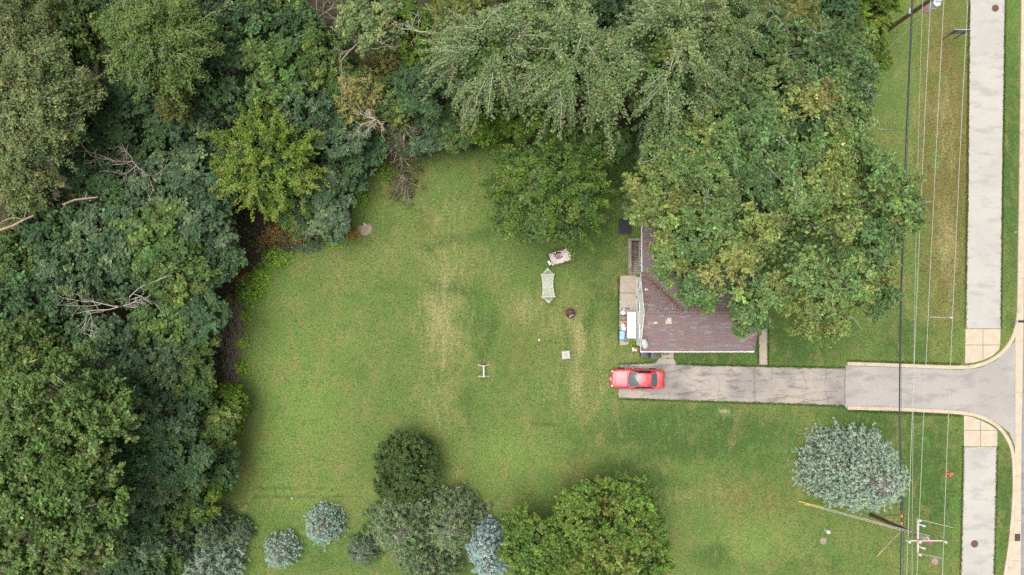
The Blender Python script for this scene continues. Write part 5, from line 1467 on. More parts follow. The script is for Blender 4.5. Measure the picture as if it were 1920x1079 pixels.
def conifer(name, px, py, rpx, h, pal, label, seed=0, apex=None, tuft=0.26, dens=15, nb=16, blade=(0.26, 0.055), droop=0.12, cat='tree', rough=0.10, group=None, power=0.85, zbase=0.25, bark='bark_grey', space=0.80, ry=1.0):
    """px,py: middle of the outline; the lowest boughs sit near the ground, the tip stands h high"""
    rng = np.random.default_rng(3000 + seed)
    zc = h * 0.33
    root, R = tree_root(name, px, py, rpx, h, zc, label, cat, group)
    fol = Fol(); pal_ = PAL[pal]
    # boughs in whorls, tufts of needles along them
    nlev = int(max(7, h / (0.26 + 0.35 * tuft)))
    segs = []
    Tp = []; Td = []; Tc = []
    for i in range(nlev):
        f = (i + 0.5) / nlev
        z = zbase + (h - zbase) * f
        Lb = R * (1 - f) ** power * rng.uniform(0.92, 1.06) + 0.10
        nb_ = int(max(5, round(2 * np.pi * Lb / (0.30 + 0.75 * tuft))))
        az = rng.uniform(0, 6.28) + np.arange(nb_) * 2 * np.pi / nb_ + rng.normal(0, 0.12, nb_)
        for a in az:
            Lq = Lb * (1 + rng.normal(0, rough))
            out = np.array([np.cos(a), np.sin(a), 0.0]); sd = np.array([-np.sin(a), np.cos(a), 0.0])
            bc = pick(pal_, 1, rng)[0]
            nt = int(max(2, Lq * 0.45 / (tuft * space)))
            tt = 1 - 0.45 * np.arange(nt) / max(1, nt)
            for t_ in tt:
                wdt = (1 - t_) * Lq * 0.45 + 0.03
                for s_ in ((0,) if wdt < tuft * 0.6 else (-1, 0, 1)):
                    p = out * Lq * t_ + sd * s_ * wdt * rng.uniform(0.6, 1.0) + np.array([0, 0, z - droop * Lq * t_ + 0.10 * Lq * max(0, t_ - 0.7)])
                    p += rng.normal(0, tuft * 0.32, 3)
                    Tp.append(p); Td.append(out * 0.75 + sd * s_ * 0.55 + np.array([0, 0, 0.45])); Tc.append(bc)
            segs.append(np.stack([np.array([0, 0, z]) * 1.0 + out * Lq * q + np.array([0, 0, -droop * Lq * q]) for q in (0, 0.5, 0.92)]))
    Tp = np.array(Tp); Tp[:, 1] *= ry; Td = nrmz(np.array(Td)); Tc = np.array(Tc)
    Tc = jitter_col(Tc * 0.5 + pick(pal_, len(Tc), rng) * 0.5, rng, 0.10, 0.03)
    rep = np.repeat(np.arange(len(Tp)), nb); m = len(rep)
    dd = nrmz(Td[rep] * 0.45 + rng.normal(0, 0.75, (m, 3)) + np.array([0, 0, 0.28]))
    ln = blade[0] * rng.uniform(0.7, 1.3, m) * (tuft / 0.26)
    P = Tp[rep] + dd * (ln * 0.42)[:, None] * rng.uniform(0.5, 1.2, (m, 1))
    fol.add(P, np.array([0, 0, 0.8]) + rng.normal(0, 0.5, (m, 3)), ln, blade[1] * rng.uniform(0.8, 1.4, m) * (tuft / 0.26), jitter_col(Tc[rep], rng, 0.15, 0.04), T=dd, rng=rng)
    fol.build('crown', M['needle'], root)
    tr_ = np.zeros((1, 4, 3)); tr_[0, :, 2] = np.linspace(-0.1, h * 0.97, 4)
    S_ = np.array(segs); S_[..., 1] *= ry
    tubes_mesh('trunk', [(tr_, np.array([0.03 * h ** 0.8 + 0.03]), np.array([0.015])), (S_, np.full(len(S_), 0.025), np.full(len(S_), 0.008))], M[bark], root, 5)
    return root, Tp

def dead_tree(name, base, h, spread, label, seed, mat='deadwood', lean=(0, 0), levels=4, r0=0.11, cat='dead tree', start=0.25):
    """bare branching skeleton; base = Vector on the ground"""
    rng = np.random.default_rng(4000 + seed)
    root = empty(name, base, 0, label, cat)
    out = []
    def grow(p, d, L, r, lev):
        k = 5; P = [p]
        for i in range(k - 1):
            d = nrmz(d + rng.normal(0, 0.20, 3) + np.array([0, 0, 0.02]))
            P.append(P[-1] + d * L / (k - 1))
        out.append((np.array(P), r, r * 0.55))
        if lev == 0: return
        for j in range(rng.integers(3, 6)):
            i = rng.integers(1, k)
            nd = nrmz(d + rng.normal(0, 0.75, 3) * np.array([1, 1, 0.5]))
            grow(P[i], nd, L * rng.uniform(0.45, 0.75), r * 0.55, lev - 1)
    tr0 = np.array([0, 0, 0.0]); top = np.array([lean[0] * start * h, lean[1] * start * h, h])
    out.append((np.stack([tr0 + (top - tr0) * q for q in np.linspace(0, 1, 5)]), r0 * 1.5, r0))
    for j in range(5):
        a = rng.uniform(0, 6.28)
        grow(top - (top * 0.12 * rng.random()), nrmz(np.array([np.cos(a) * spread, np.sin(a) * spread, rng.uniform(-0.1, 0.9)])), spread * rng.uniform(0.6, 1.0), r0 * 0.75, levels - 2)
    P = np.stack([o[0] for o in out]); ra = np.array([o[1] for o in out]); rb = np.array([o[2] for o in out])
    thick = ra > r0 * 0.5
    tubes_mesh('trunk', [(P[thick], ra[thick], rb[thick])], M[mat], root, 6)
    tubes_mesh('branches', [(P[~thick], np.maximum(0.019, ra[~thick]), np.maximum(0.013, rb[~thick]))], M[mat], root, 4)['kind'] = 'stuff'
    return root

def leafy_plant(px, py, rpx, h, pal, label, seed, ll=0.30, lw=0.17, n=420, name='leafy_plant', cat='plant', ry=1.0, upw=0.9, stems=12):
    rng = np.random.default_rng(5000 + seed)
    root, R = tree_root(name, px, py, rpx, h, h * 0.5, label, cat)
    fol = Fol(); P_ = PAL[pal]
    a = rng.uniform(0, 6.28, n); r = np.sqrt(rng.uniform(0, 1, n)) * R * (1 + 0.15 * np.sin(3 * a + seed))
    z = h * np.clip(1 - (r / R) ** 2, 0.12, 1) * rng.uniform(0.35, 1.05, n)
    P = np.stack([r * np.cos(a), r * np.sin(a) * ry, z], -1)
    s = rng.uniform(0.6, 1.3, n)
    fol.add(P, np.array([0, 0, upw]) + rng.normal(0, 0.35, (n, 3)), ll * s, lw * s, jitter_col(pick(P_, n, rng), rng, 0.2, 0.06), T=np.stack([np.cos(a), np.sin(a), -0.2 + 0 * a], -1) + rng.normal(0, 0.5, (n, 3)), rng=rng)
    fol.build('leaves', M['leaf'], root)
    k = stems
    A = np.zeros((k, 3, 3)); th = rng.uniform(0, 6.28, k); rr_ = R * np.sqrt(rng.uniform(0, .9, k))
    A[:, 0, 0] = A[:, 1, 0] = rr_ * np.cos(th); A[:, 0, 1] = A[:, 1, 1] = rr_ * np.sin(th) * ry
    A[:, 1, 2] = h * 0.4; A[:, 2] = A[:, 1] + rng.normal(0, 0.1, (k, 3)); A[:, 2, 2] = h * np.clip(1 - (rr_ / R) ** 2, .2, 1) * 0.85
    tubes_mesh('stems', [(A, np.full(k, 0.015), np.full(k, 0.008))], M['brush'], root, 4)
    return root

# ------------------------------------------------------------------ planting
# the two oaks over the house
def oak_shape(Lc): return Lc * np.array([1.0, 0.93, 1.0])
broad_tree('oak_tree', 1448, 396, 260, 15.5, 'oak', 'huge green oak with yellowing clumps spreading over the house roof', seed=1, nl=72, rvar=0.28, inner=60, cr=0.70, ll=0.235, lw=0.155, depth=0.50, bark='bark_grey', lrk=0.17, ry=0.92, twigs=70, mixc=0.14, zlo=-0.05, cov=1.10)
broad_tree('oak_tree', 1470, 180, 165, 13.0, 'oakgreen', 'greener oak behind the huge one, above it in the picture', seed=2, rvar=0.32, cov=1.05, cr=0.7, ll=0.235, lw=0.155, depth=0.55, bark='bark_grey', lrk=0.24, ry=0.82, twigs=26, mixc=0.3)
broad_tree('oak_tree', 1290, 376, 112, 13.0, 'oakgold', 'smaller oak merging into the left side of the huge oak', seed=3, rvar=0.32, cov=1.05, cr=0.7, ll=0.235, lw=0.155, depth=0.6, bark='bark_grey', lrk=0.28, twigs=16, mixc=0.3)
# tall silver-leaved trees along the top
sk = dict(ns=230, L=2.8, droop=0.95, sig=0.23, nl=105, ll=0.20, lw=0.13, bark='bark_pale', depth=1.15, twigf=0.30, up=0.30, core=0.70, zlo=0.0, start=(0.72, 0.95), spread=0.42, twr=0.024, nclus=20, corepal='mid', tip=(0.22, 0.245, 0.115))
feather_tree('silver_maple', 922, 112, 92, 17, 'silver', 'silver green tree with bare white branches, leftmost of the tall row', seed=1, **{**sk, 'twigf': 0.65, 'nl': 90})
silver_a = feather_tree('silver_maple', 1085, 125, 108, 18, 'silver', 'silver green drooping tree in the middle of the tall row', seed=2, **sk)
silver_b = feather_tree('silver_maple', 1240, 118, 116, 18, 'silver', 'broad silver green drooping tree, right of the tall row', seed=3, **{**sk, 'ns': 270})
tree_like(silver_a, 1010, 30, 95, 16, 'silver green tree at the top edge behind the tall row', 2.2)
tree_like(silver_b, 1335, 70, 82, 15, 'silver green tree nearest the green oak', 3.6)
# feathery trees
ash_a = feather_tree('ash_tree', 45, 185, 150, 17, 'ash', 'large pale olive feathery tree at the upper left edge', seed=6, ns=420, L=1.6, droop=0.15, sig=0.36, nl=80, ll=0.19, lw=0.11, depth=0.75, twigf=0.25, core=0.75)
tree_like(ash_a, 30, 35, 104, 16, 'pale olive feathery tree in the upper left corner', 1.9)
feather_tree('ash_tree', 45, 340, 62, 12, 'ash', 'small pale olive feathery tree below the large one', seed=8, ns=90, L=1.4, droop=0.15, sig=0.34, nl=75, ll=0.19, lw=0.11, depth=0.8, twigf=0.2, core=0.75)
feather_tree('locust_tree', 305, 75, 108, 15, 'locust', 'round olive green feathery tree near the top left', seed=9, ns=260, L=1.8, droop=0.30, sig=0.28, nl=88, ll=0.20, lw=0.105, depth=0.7, twigf=0.35, core=0.75)
feather_tree('locust_tree', 503, 305, 126, 10.5, 'yellow', 'yellow green feathery tree at the edge of the wood', seed=10, ns=210, L=1.7, droop=0.32, sig=0.17, nl=80, ll=0.19, lw=0.11, bark='deadwood', depth=0.7, twigf=0.4, tip=(0.225, 0.235, 0.055), core=0.55, twr=0.014, corepal='mid')
feather_tree('locust_tree', 1030, 355, 130, 11, 'leafgreen', 'bright green tree hanging over the garden swing', seed=11, ns=230, L=1.5, droop=0.34, sig=0.22, nl=90, ll=0.23, lw=0.14, bark='bark', depth=0.75, twigf=0.15, tip=(0.150, 0.205, 0.040), core=0.78, twr=0.014, corepal='mid')
# yellow-green pines at the top of the lawn
conifer('pine_tree', 688, 203, 56, 9.5, 'pineyellow', 'pale yellow green pine with bare twigs at the top of the lawn', seed=1, tuft=0.40, nb=15, space=1.15, rough=0.28, power=0.5, zbase=3.0, blade=(0.26, 0.06))
conifer('pine_tree', 747, 115, 36, 9.5, 'pineyellow', 'small yellowish tree behind the pale pine', seed=2, tuft=0.38, nb=15, space=1.15, rough=0.25, power=0.5, zbase=3.0)
# maples
mk = dict(cr=0.5, ll=0.235, lw=0.16, depth=0.62, bark='bark_grey', lrk=0.24, mixc=0.3, cov=1.2)
maple_a = broad_tree('maple_tree', 130, 780, 125, 16, 'maple', 'large olive green maple, upper of the two at the lower left', seed=21, twigs=10, **mk)
tree_like(maple_a, 95, 950, 140, 16, 'large olive green maple in the lower left corner', 2.4)
broad_tree('maple_tree', 0, 830, 90, 15, 'maple', 'olive green maple cut by the left edge between the two large ones', seed=23, **mk)
broad_tree('maple_tree', 1138, 1012, 122, 7.0, 'yellowmaple' if 'yellowmaple' in PAL else [((.138, .222, .044), 5), ((.175, .245, .054), 4), ((.112, .190, .042), 3), ((.200, .232, .056), 1.4), ((.240, .195, .070), 0.12)], 'bright green round maple cut by the bottom edge', seed=24, **{**mk, 'ry': 1.0})
broad_tree('maple_tree', 1008, 1022, 66, 6.0, [((.120, .198, .040), 5), ((.150, .222, .046), 3), ((.098, .168, .036), 3)], 'smaller darker green maple left of the bright one', seed=25, **{**mk, 'lrk': 0.32})
# round dark bush on the lawn
broad_tree('round_bush', 760, 880, 66, 4.4, 'darkyel', 'round dark green bush with yellowish tips on the lawn', 'bush', seed=26, cr=0.26, ll=0.17, lw=0.10, depth=0.9, lrk=0.26, cov=1.5, mixc=0.85, zlo=-0.6, leafmix=0.75)
# spruces and pines
big, tp = conifer('blue_spruce', 1608, 886, 94, 8.6, 'spruce', 'big blue green spruce on the lawn beside the overhead wires', seed=11, ry=0.86, tuft=0.34, nb=17, rough=0.08, power=0.55, blade=(0.16, 0.052), space=0.80)
conifer('blue_spruce', 606, 985, 39, 3.9, 'spruceblue', 'round blue spruce, larger of the pair on the lower lawn', seed=12, tuft=0.25, nb=20, blade=(0.16, 0.05), power=0.7, space=0.80)
conifer('blue_spruce', 527, 1034, 35, 3.6, 'spruceblue', 'round blue spruce, smaller of the pair on the lower lawn', seed=13, tuft=0.25, nb=20, blade=(0.16, 0.05), power=0.7, space=0.80)
conifer('spruce_tree', 680, 1032, 31, 3.0, 'spgreen', 'small grey green spruce left of the pines on the lower lawn', seed=14, tuft=0.22, nb=16, power=0.7)
conifer('spruce_tree', 447, 998, 28, 2.8, 'spgreen', 'small grey green spruce beside the wood at the lower left', seed=15, tuft=0.22, nb=16, power=0.7)
conifer('blue_spruce', 905, 1010, 34, 5.0, 'iceblue', 'pale icy blue narrow spruce beside the bright maple', seed=16, tuft=0.25, nb=18, power=0.6)
conifer('blue_spruce', 917, 1050, 36, 4.5, 'iceblue', 'pale icy blue spruce, lower of the two at the bottom edge', seed=17, tuft=0.25, nb=18, power=0.6)
conifer('pine_tree', 760, 985, 64, 6.5, 'pine', 'grey green pine below the round dark bush', seed=18, tuft=0.36, nb=15, space=1.15, rough=0.18, power=0.6)
conifer('pine_tree', 848, 978, 55, 6.0, 'pine', 'grey green pine between the round bush and the icy spruce', seed=19, tuft=0.36, nb=15, space=1.15, rough=0.18, power=0.6)
conifer('pine_tree', 805, 1062, 52, 6.5, 'pine', 'grey green pine cut by the bottom edge', seed=20, tuft=0.34, nb=15, space=1.15, rough=0.18, power=0.6)
conifer('pine_tree', 326, 1000, 50, 7.5, 'spgreen', 'green grey pine at the lower edge of the wood', seed=21, tuft=0.38, nb=15, space=1.15, rough=0.2, power=0.6)
conifer('blue_spruce', 398, 1056, 46, 6.5, 'spruce', 'grey blue spruce at the bottom edge beside the wood', seed=22, tuft=0.34, nb=18, rough=0.14, power=0.6)
conifer('spruce_tree', 405, 992, 28, 5.0, 'spgreen', 'dull green spruce above the grey blue one by the wood', seed=23, tuft=0.32, nb=18, rough=0.16, power=0.6)

# the wood: understorey trees, each with its own crown
UND = [
 (228, 4, 46, 11, 'dark', 'dark tree at the top edge left of the round olive tree'),
 (420, 2, 46, 10, 'teal', 'blue green tree at the top edge right of the round olive tree'),
 (366, 242, 46, 8, 'teal', 'blue green tree left of the yellow green tree top'),
 (520, 20, 46, 8, 'mid', 'green tree at the top edge left of the bare thicket'),
 (290, 262, 55, 8, 'dark', 'dark tree between the olive treetop and the bare grey branches'),
 (560, 60, 42, 8, 'dark', 'dark tree beside the bare thicket at the top edge'),
 (120, 250, 50, 9, 'dark', 'dark tree in the shade of the large pale olive tree'),
 (640, 150, 40, 9, 'mid', 'green tree behind the bare brown dead tree'),
 (210, 940, 45, 9, 'dark', 'dark tree in the gap right of the lower maple'),
 (240, 840, 55, 9, 'dark', 'dark tree in the gap right of the upper maple'),
 (740, 190, 45, 7, 'mid', 'green bush tree behind the pale pine'),
 (165, 65, 55, 12, 'mid', 'green tree between the two feathery trees at the top left'),
 (235, 200, 58, 9, 'dark', 'dark tree right of the large pale olive tree'),
 (330, 195, 28, 10, 'olive', 'small yellow olive treetop amid dark trees'),
 (420, 165, 60, 9.5, 'dark', 'dark tree below the round olive feathery tree'),
 (455, 60, 58, 9.5, 'dark', 'dark tree right of the round olive feathery tree'),
 (515, 135, 58, 10, 'mid', 'green tree above the yellow green tree'),
 (575, 190, 52, 9, 'teal', 'blue green tree upper right of the yellow green tree'),
 (610, 120, 50, 10, 'mid', 'green tree between bare branches near the top'),
 (695, 40, 55, 12, 'silver', 'grey green treetop at the top edge left of the tall row'),
 (640, 250, 45, 7, 'teal', 'blue green tree left of the pale pine'),
 (780, 60, 50, 10, 'bright', 'fresh green tree left of the white branched tree'),
 (870, 40, 48, 12, 'olive', 'olive green treetop above the white branched tree'),
 (380, 330, 58, 8, 'teal', 'blue green tree left of the yellow green tree'),
 (300, 360, 60, 8.5, 'teal', 'blue green tree below the bare grey branches'),
 (170, 300, 55, 8, 'dark', 'dark tree left of the bare grey branches'),
 (215, 385, 62, 8.5, 'dark', 'dark tree left of centre in the wood, above a paler one'),
 (105, 430, 62, 9, 'dark', 'dark tree right of the forked log at the left edge'),
 (35, 480, 55, 9, 'mid', 'green tree at the left edge below the forked log'),
 (205, 455, 62, 9, 'teal', 'blue green tree in the middle of the left wood'),
 (300, 440, 66, 9, 'mid', 'green tree in the middle of the left wood, right of a blue green one'),
 (385, 415, 58, 8.5, 'teal', 'blue green tree above the rusty bushes at the wood edge'),
 (408, 482, 44, 7, 'dark', 'dark tree touching the rusty bushes at the wood edge'),
 (335, 510, 62, 8.5, 'mid', 'green tree upper right of the bleached dead tree'),
 (250, 520, 55, 9, 'dark', 'dark tree just above the bleached dead tree'),
 (140, 520, 62, 10, 'teal', 'blue green tree upper left of the bleached dead tree'),
 (50, 570, 66, 10, 'dark', 'dark tree at the left edge, level with the bleached dead tree'),
 (365, 580, 55, 7.5, 'dark', 'dark tree right of the bleached dead tree'),
 (380, 590, 34, 5.5, 'mid', 'small green tree behind the upper brush heap'),
 (300, 610, 52, 8, 'mid', 'green tree lower right of the bleached dead tree'),
 (140, 610, 58, 9, 'dark', 'dark tree left of the bleached dead tree'),
 (55, 660, 62, 11, 'mid', 'green tree at the left edge above the maples'),
 (205, 660, 58, 9, 'teal', 'blue green tree below the bleached dead tree'),
 (360, 650, 40, 6.5, 'mid', 'green tree left of the lower brush heap'),
 (300, 690, 58, 8, 'teal', 'blue green tree right of the upper maple'),
 (355, 722, 48, 7, 'mid', 'green tree at the wood edge below the brush heaps'),
 (235, 720, 45, 9, 'dark', 'dark tree touching the upper maple on its right'),
 (430, 755, 34, 4.0, 'bright', 'yellow green bush at the wood edge above the lower lawn'),
 (315, 780, 58, 8, 'teal', 'blue green tree right of the upper maple, lower one'),
 (395, 805, 50, 5.5, 'mid', 'green tree at the wood edge, level with the round bush top'),
 (330, 860, 58, 8, 'dark', 'dark tree right of the lower maple'),
 (405, 870, 42, 5, 'dark', 'dark bush tree at the wood edge, level with the round bush'),
 (285, 915, 48, 8, 'teal', 'blue green tree above the green grey pine'),
 (375, 935, 40, 5.5, 'bright', 'yellow green bush tree above the dull spruce'),
 (250, 985, 50, 7, 'dark', 'dark tree between the lower maple and the pine'),
 (350, 950, 36, 6.5, 'mid', 'green bush tree between the pine and the yellow green bush'),
 (300, 1065, 40, 6, 'mid', 'green bush tree at the bottom edge below the pine'),
 (255, 1060, 50, 7, 'dark', 'dark tree at the bottom edge left of the pine'),
 (608, 392, 54, 5.5, 'teal', 'dark blue green bush tree below the yellow green tree at the lawn edge'),
 (650, 315, 46, 5, 'dark', 'dark bush right of the yellow green tree'),
 (560, 395, 40, 5, 'mid', 'green bush between the yellow green tree and the rusty bushes'),
 (692, 262, 36, 4.5, 'dark', 'dark bush behind the fallen brown limb'),
 (785, 245, 45, 4.5, 'teal', 'blue green bush at the top lawn edge, left one'),
 (850, 240, 42, 4.5, 'mid', 'green bush at the top lawn edge below the white branches'),
 (790, 165, 48, 8, 'dark', 'dark tree between the pale pine and the white branched tree'),
 (925, 225, 48, 8, 'bright', 'fresh green tree hanging below the white branched tree'),
 (985, 200, 50, 9, 'bright', 'fresh green tree beneath the middle of the tall row'),
 (1120, 260, 50, 8, 'mid', 'green tree behind the bright green one, below the tall row'),
 (1235, 265, 45, 6, 'teal', 'blue green bush in the dark gap left of the oaks'),
 (1180, 30, 62, 13, 'teal', 'blue green treetop at the top edge behind the broad silver tree'),
 (1285, 20, 55, 12, 'mid', 'green treetop at the top edge, upper right of the silver tree'),
 (1390, 45, 60, 10, 'dark', 'dark tree at the top edge above the green oak'),
 (1475, 40, 52, 10, 'olive', 'thin olive tree at the top edge above the green oak'),
 (1545, 25, 50, 9, 'dark', 'dark tree at the top edge left of the yellow green bush'),
 (1590, 95, 55, 7, 'mid', 'green bush tree beside the foot of the upper pole'),
 (1618, 25, 48, 7, 'bright', 'yellow green bush tree at the top edge beside the upper pole'),
]
NVAR = {'dark': 3, 'teal': 3, 'mid': 3, 'bright': 2, 'olive': 1, 'silver': 1}
UNIT = {}; USED = {}
for i, (px, py, rp, h, pal, lab) in enumerate(UND):
    nm = 'bush' if h <= 5.6 else 'tree'
    USED[pal] = USED.get(pal, -1) + 1
    k = USED[pal] % NVAR[pal]; key = (pal, k)
    name = 'woodland_bush' if nm == 'bush' else 'woodland_tree'
    grp = 'trees of the wood' if nm == 'tree' else 'bushes of the wood'
    rp *= 1.08
    if key not in UNIT:
        # first of its kind: built; its crown and trunk are shared, turned and scaled, by its like
        root = broad_tree(name, px, py, rp, h, pal, lab, nm, seed=100 + i, cr=(0.42, 0.48, 0.38)[k], ll=(0.20, 0.23, 0.19)[k], lw=(0.125, 0.145, 0.12)[k], depth=(0.8, 0.95, 0.75)[k], lrk=(0.34, 0.40, 0.30)[k], cov=1.75, mixc=0.4, zlo=-0.45, group=grp)
        depth = (0.8, 0.95, 0.75)[k]
        R0 = rp * (H - h * 0.7) / F; Rz = min(R0 * depth, h * 0.48)
        UNIT[key] = (root, rp * (H - (h - Rz)) / F, h, (h - Rz) / h)
    else:
        src, r0, h0, fz = UNIT[key]
        zc = h * fz
        root, R = tree_root(name, px, py, rp, h, zc, lab, nm, grp)
        root.rotation_euler = (0, 0, 1.7 * i + 0.4)
        sc = R / r0
        root.scale = (sc * (1.0 + 0.08 * math.sin(i)), sc * (1.0 - 0.08 * math.sin(i)), h / h0)
        for ch in src.children:
            c_ = ch.copy(); COL.objects.link(c_); c_.parent = root

# bare and dead trees
dead_tree('dead_tree', W3(222, 575, 9.0) - Vector((0, 0, 9.0)), 9.0, 3.2, 'bleached bare dead tree in the middle of the left wood', 1, 'bark_pale', r0=0.062)
dead_tree('dead_tree', W3(248, 302, 8.8) - Vector((0, 0, 8.8)), 8.8, 2.4, 'bare grey branched dead tree left of the yellow green tree', 2, 'deadwood', r0=0.055)
dead_tree('dead_tree', W3(668, 80, 11.0) - Vector((0, 0, 11.0)), 11.0, 3.0, 'bare brown dead tree near the top, left of the tall row', 3, 'deadwood', r0=0.07)
dead_tree('dead_tree', W3(590, 30, 5.0) - Vector((0, 0, 5.0)), 5.0, 3.2, 'dark bare thicket of branches at the top edge', 4, 'brush')
dead_tree('dead_tree', W3(800, 60, 10.5) - Vector((0, 0, 10.5)), 10.5, 2.4, 'bare dead branches left of the white branched tree', 5, 'bark_pale', r0=0.06)
dead_tree('dead_tree', W3(705, 222, 8.8) - Vector((0, 0, 8.8)), 8.8, 1.7, 'bare white dead twigs within the pale pine', 6, 'bark_pale', r0=0.055)
dead_tree('dead_tree', W3(1480, 60, 10.0) - Vector((0, 0, 10.0)), 10.0, 2.0, 'bare twiggy tree at the top edge above the green oak', 7, 'deadwood', r0=0.07)
def log(name, pts, r, label, mat='deadwood', cat='log', side=()):
    P = [W3(*p) for p in pts]; o = Vector((P[0].x, P[0].y, P[0].z))
    root = empty(name, o, 0, label, cat)
    MB().tube([p - o for p in P], r, r * 0.6, 7).build('stem', M[mat], root)
    for s in side:
        Q = [W3(*p) for p in s]; MB().tube([q - o for q in Q], r * 0.5, r * 0.25, 5).build('branch', M[mat], root)
M['wood_tan'] = mat_plain('wood_tan', (0.36, 0.235, 0.17), 0.9, 0.25, 3.0)
log('broken_limb', [(-10, 435, 8.5), (25, 423, 9.3), (45, 412, 9.6), (62, 405, 9.9)], 0.10, 'forked tan broken limb at the left edge of the wood', 'wood_tan', side=[[(45, 412, 9.6), (25, 408, 9.9), (5, 415, 9.8), (-5, 425, 9.6)], [(45, 411, 9.7), (48, 400, 10.2), (50, 393, 10.4)]])
log('broken_limb', [(118, 384, 8.6), (140, 375, 9.2), (165, 372, 9.4), (182, 370, 9.5)], 0.08, 'tan broken limb above the dark trees on the left', 'wood_tan', side=[[(135, 376, 9.1), (125, 380, 9.2), (117, 392, 8.9)], [(160, 372, 9.4), (163, 362, 9.8)]])
log('broken_limb', [(42, 680, 11.0), (60, 678, 11.2), (78, 672, 11.4)], 0.07, 'short tan broken limb at the left edge above the maples', 'wood_tan', side=[[(60, 678, 11.2), (52, 672, 11.6)]])
# fallen brown limb reaching onto the lawn
fl = empty('fallen_limb', W3(745, 300), 0, 'fallen brown limb with withered leaves reaching onto the lawn', 'fallen branch')
rng = np.random.default_rng(77)
def lpx(px, py, z): q = W3(px, py, z) - fl.location; return np.array([q.x, q.y, q.z])
tr_ = np.stack([lpx(756, 205, 6.4), lpx(757, 240, 4.6), lpx(752, 275, 2.8), lpx(755, 315, 1.2), lpx(763, 358, 0.3)])[None]
groups = [(tr_, np.array([0.11]), np.array([0.03]))]
A = []
for i in range(110):
    t_ = rng.uniform(0.15, 1); j = min(3, int(t_ * 4)); f_ = t_ * 4 - j
    p = tr_[0, j] * (1 - f_) + tr_[0, j + 1] * f_
    d_ = nrmz(rng.normal(0, 1, 3) * np.array([1, 0.9, 0.3]) + np.array([-0.3, -0.9, 0.0])); L_ = rng.uniform(0.5, 1.9)
    e = p + d_ * L_; e[2] = max(0.05, e[2] - 0.3)
    A.append(np.stack([p, p + (e - p) * 0.5 + rng.normal(0, 0.08, 3), e, e + rng.normal(0, 0.2, 3) * np.array([1, 1, 0.1])]))
groups.append((np.array(A), np.full(110, 0.036), np.full(110, 0.016)))
tubes_mesh('stem', groups, M['deadwood'], fl, 5)
fo = Fol(); AA = np.array(A); n = 3200; k_ = rng.integers(0, 110, n)
fo.add(AA[k_, 2] + rng.normal(0, 0.16, (n, 3)) * np.array([1, 1, 0.5]) + np.array([0, 0, 0.1]), np.array([0, 0, 0.6]) + rng.normal(0, 0.6, (n, 3)), 0.16, 0.09, jitter_col(pick([((.17, .14, .095), 3), ((.12, .11, .06), 2), ((.09, .12, .045), 2)], n, rng), rng), rng=rng)
fo.build('withered_leaves', M['leaf'], fl)
# bare twigs at the tip of the big spruce
x_, y_ = W(1672, 893, 6.4)
dt = empty('dead_branch', (x_, y_, 5.2), 0, 'bare grey dead tip twigs on the right of the big spruce', 'dead branch')
A = []
for i in range(26):
    a = rng.uniform(0, 6.28); d_ = np.array([np.cos(a), np.sin(a), rng.uniform(0.2, 1.0)]); L_ = rng.uniform(0.4, 0.95)
    A.append(np.stack([np.array([0, 0, 0.2]), d_ * L_ * 0.5 + np.array([0, 0, 0.3]), d_ * L_ + np.array([0, 0, 0.35])]))
tw_ = tubes_mesh('twigs', [(np.array(A), np.full(26, 0.025), np.full(26, 0.014))], M['bark_pale'], dt, 4)
MB().tube([(0, 0, -1.0), (0, 0, 0.4)], 0.05, 0.04, 6).build('stub', M['bark_grey'], dt)

# brush heaps along the wood edge
def brush_pile(px, py, sx, sy, label, seed, n=420):
    rng = np.random.default_rng(6000 + seed)
    root = empty('brush_heap', W3(px, py), 0, label, 'brush heap')
    a = rng.normal(0, 0.45, n) + np.pi / 2
    P = np.stack([rng.normal(0, sx / 40, n), rng.uniform(-sy / 20, sy / 20, n), rng.uniform(0.05, 0.7, n)], -1)
    L_ = rng.uniform(0.3, 0.9, n); d_ = np.stack([np.cos(a), np.sin(a), rng.normal(0, 0.2, n)], -1)
    A = np.stack([P - d_ * L_[:, None] * 0.5, P + rng.normal(0, 0.06, (n, 3)), P + d_ * L_[:, None] * 0.5], 1)
    A[..., 2] = np.maximum(A[..., 2], 0.02)
    h_ = n // 2
    tubes_mesh('twigs', [(A[:h_], np.full(h_, 0.022), np.full(h_, 0.010))], M['brush'], root, 4)['kind'] = 'stuff'
    tubes_mesh('dry_twigs', [(A[h_:], np.full(n - h_, 0.020), np.full(n - h_, 0.010))], M['deadwood'], root, 4)['kind'] = 'stuff'
brush_pile(440, 606, 20, 38, 'long heap of brown brushwood along the wood edge, upper one', 1)
brush_pile(436, 675, 17, 45, 'long heap of brown brushwood along the wood edge, lower one', 2)
# plants along the edge of the wood
leafy_plant(466, 548, 31, 0.9, 'lime', 'broad patch of lime green leafy plants at the wood edge, left one', 1, n=900, ry=0.9)
leafy_plant(515, 484, 30, 0.9, 'lime', 'broad patch of lime green leafy plants below the rusty bushes', 2, n=850, ry=0.7)
leafy_plant(487, 515, 20, 0.7, 'lime', 'lime green leafy plants linking the two broad patches', 3, n=380)
leafy_plant(455, 590, 14, 0.7, 'lime', 'lime green plants beside the upper brush heap', 4, n=200)
leafy_plant(452, 640, 15, 0.7, 'lime', 'green leafy plants right of the brush heaps, upper clump', 5, n=260)
leafy_plant(450, 690, 15, 0.8, 'lime', 'green leafy plants right of the brush heaps, lower clump', 6, n=260)
leafy_plant(430, 562, 13, 1.0, 'gold', 'yellow flowering weed left of the lime plants', 7, n=260, ll=0.16, lw=0.10)
leafy_plant(459, 522, 14, 1.0, 'gold', 'yellow flowering weed above the left lime patch', 8, n=260, ll=0.16, lw=0.10)
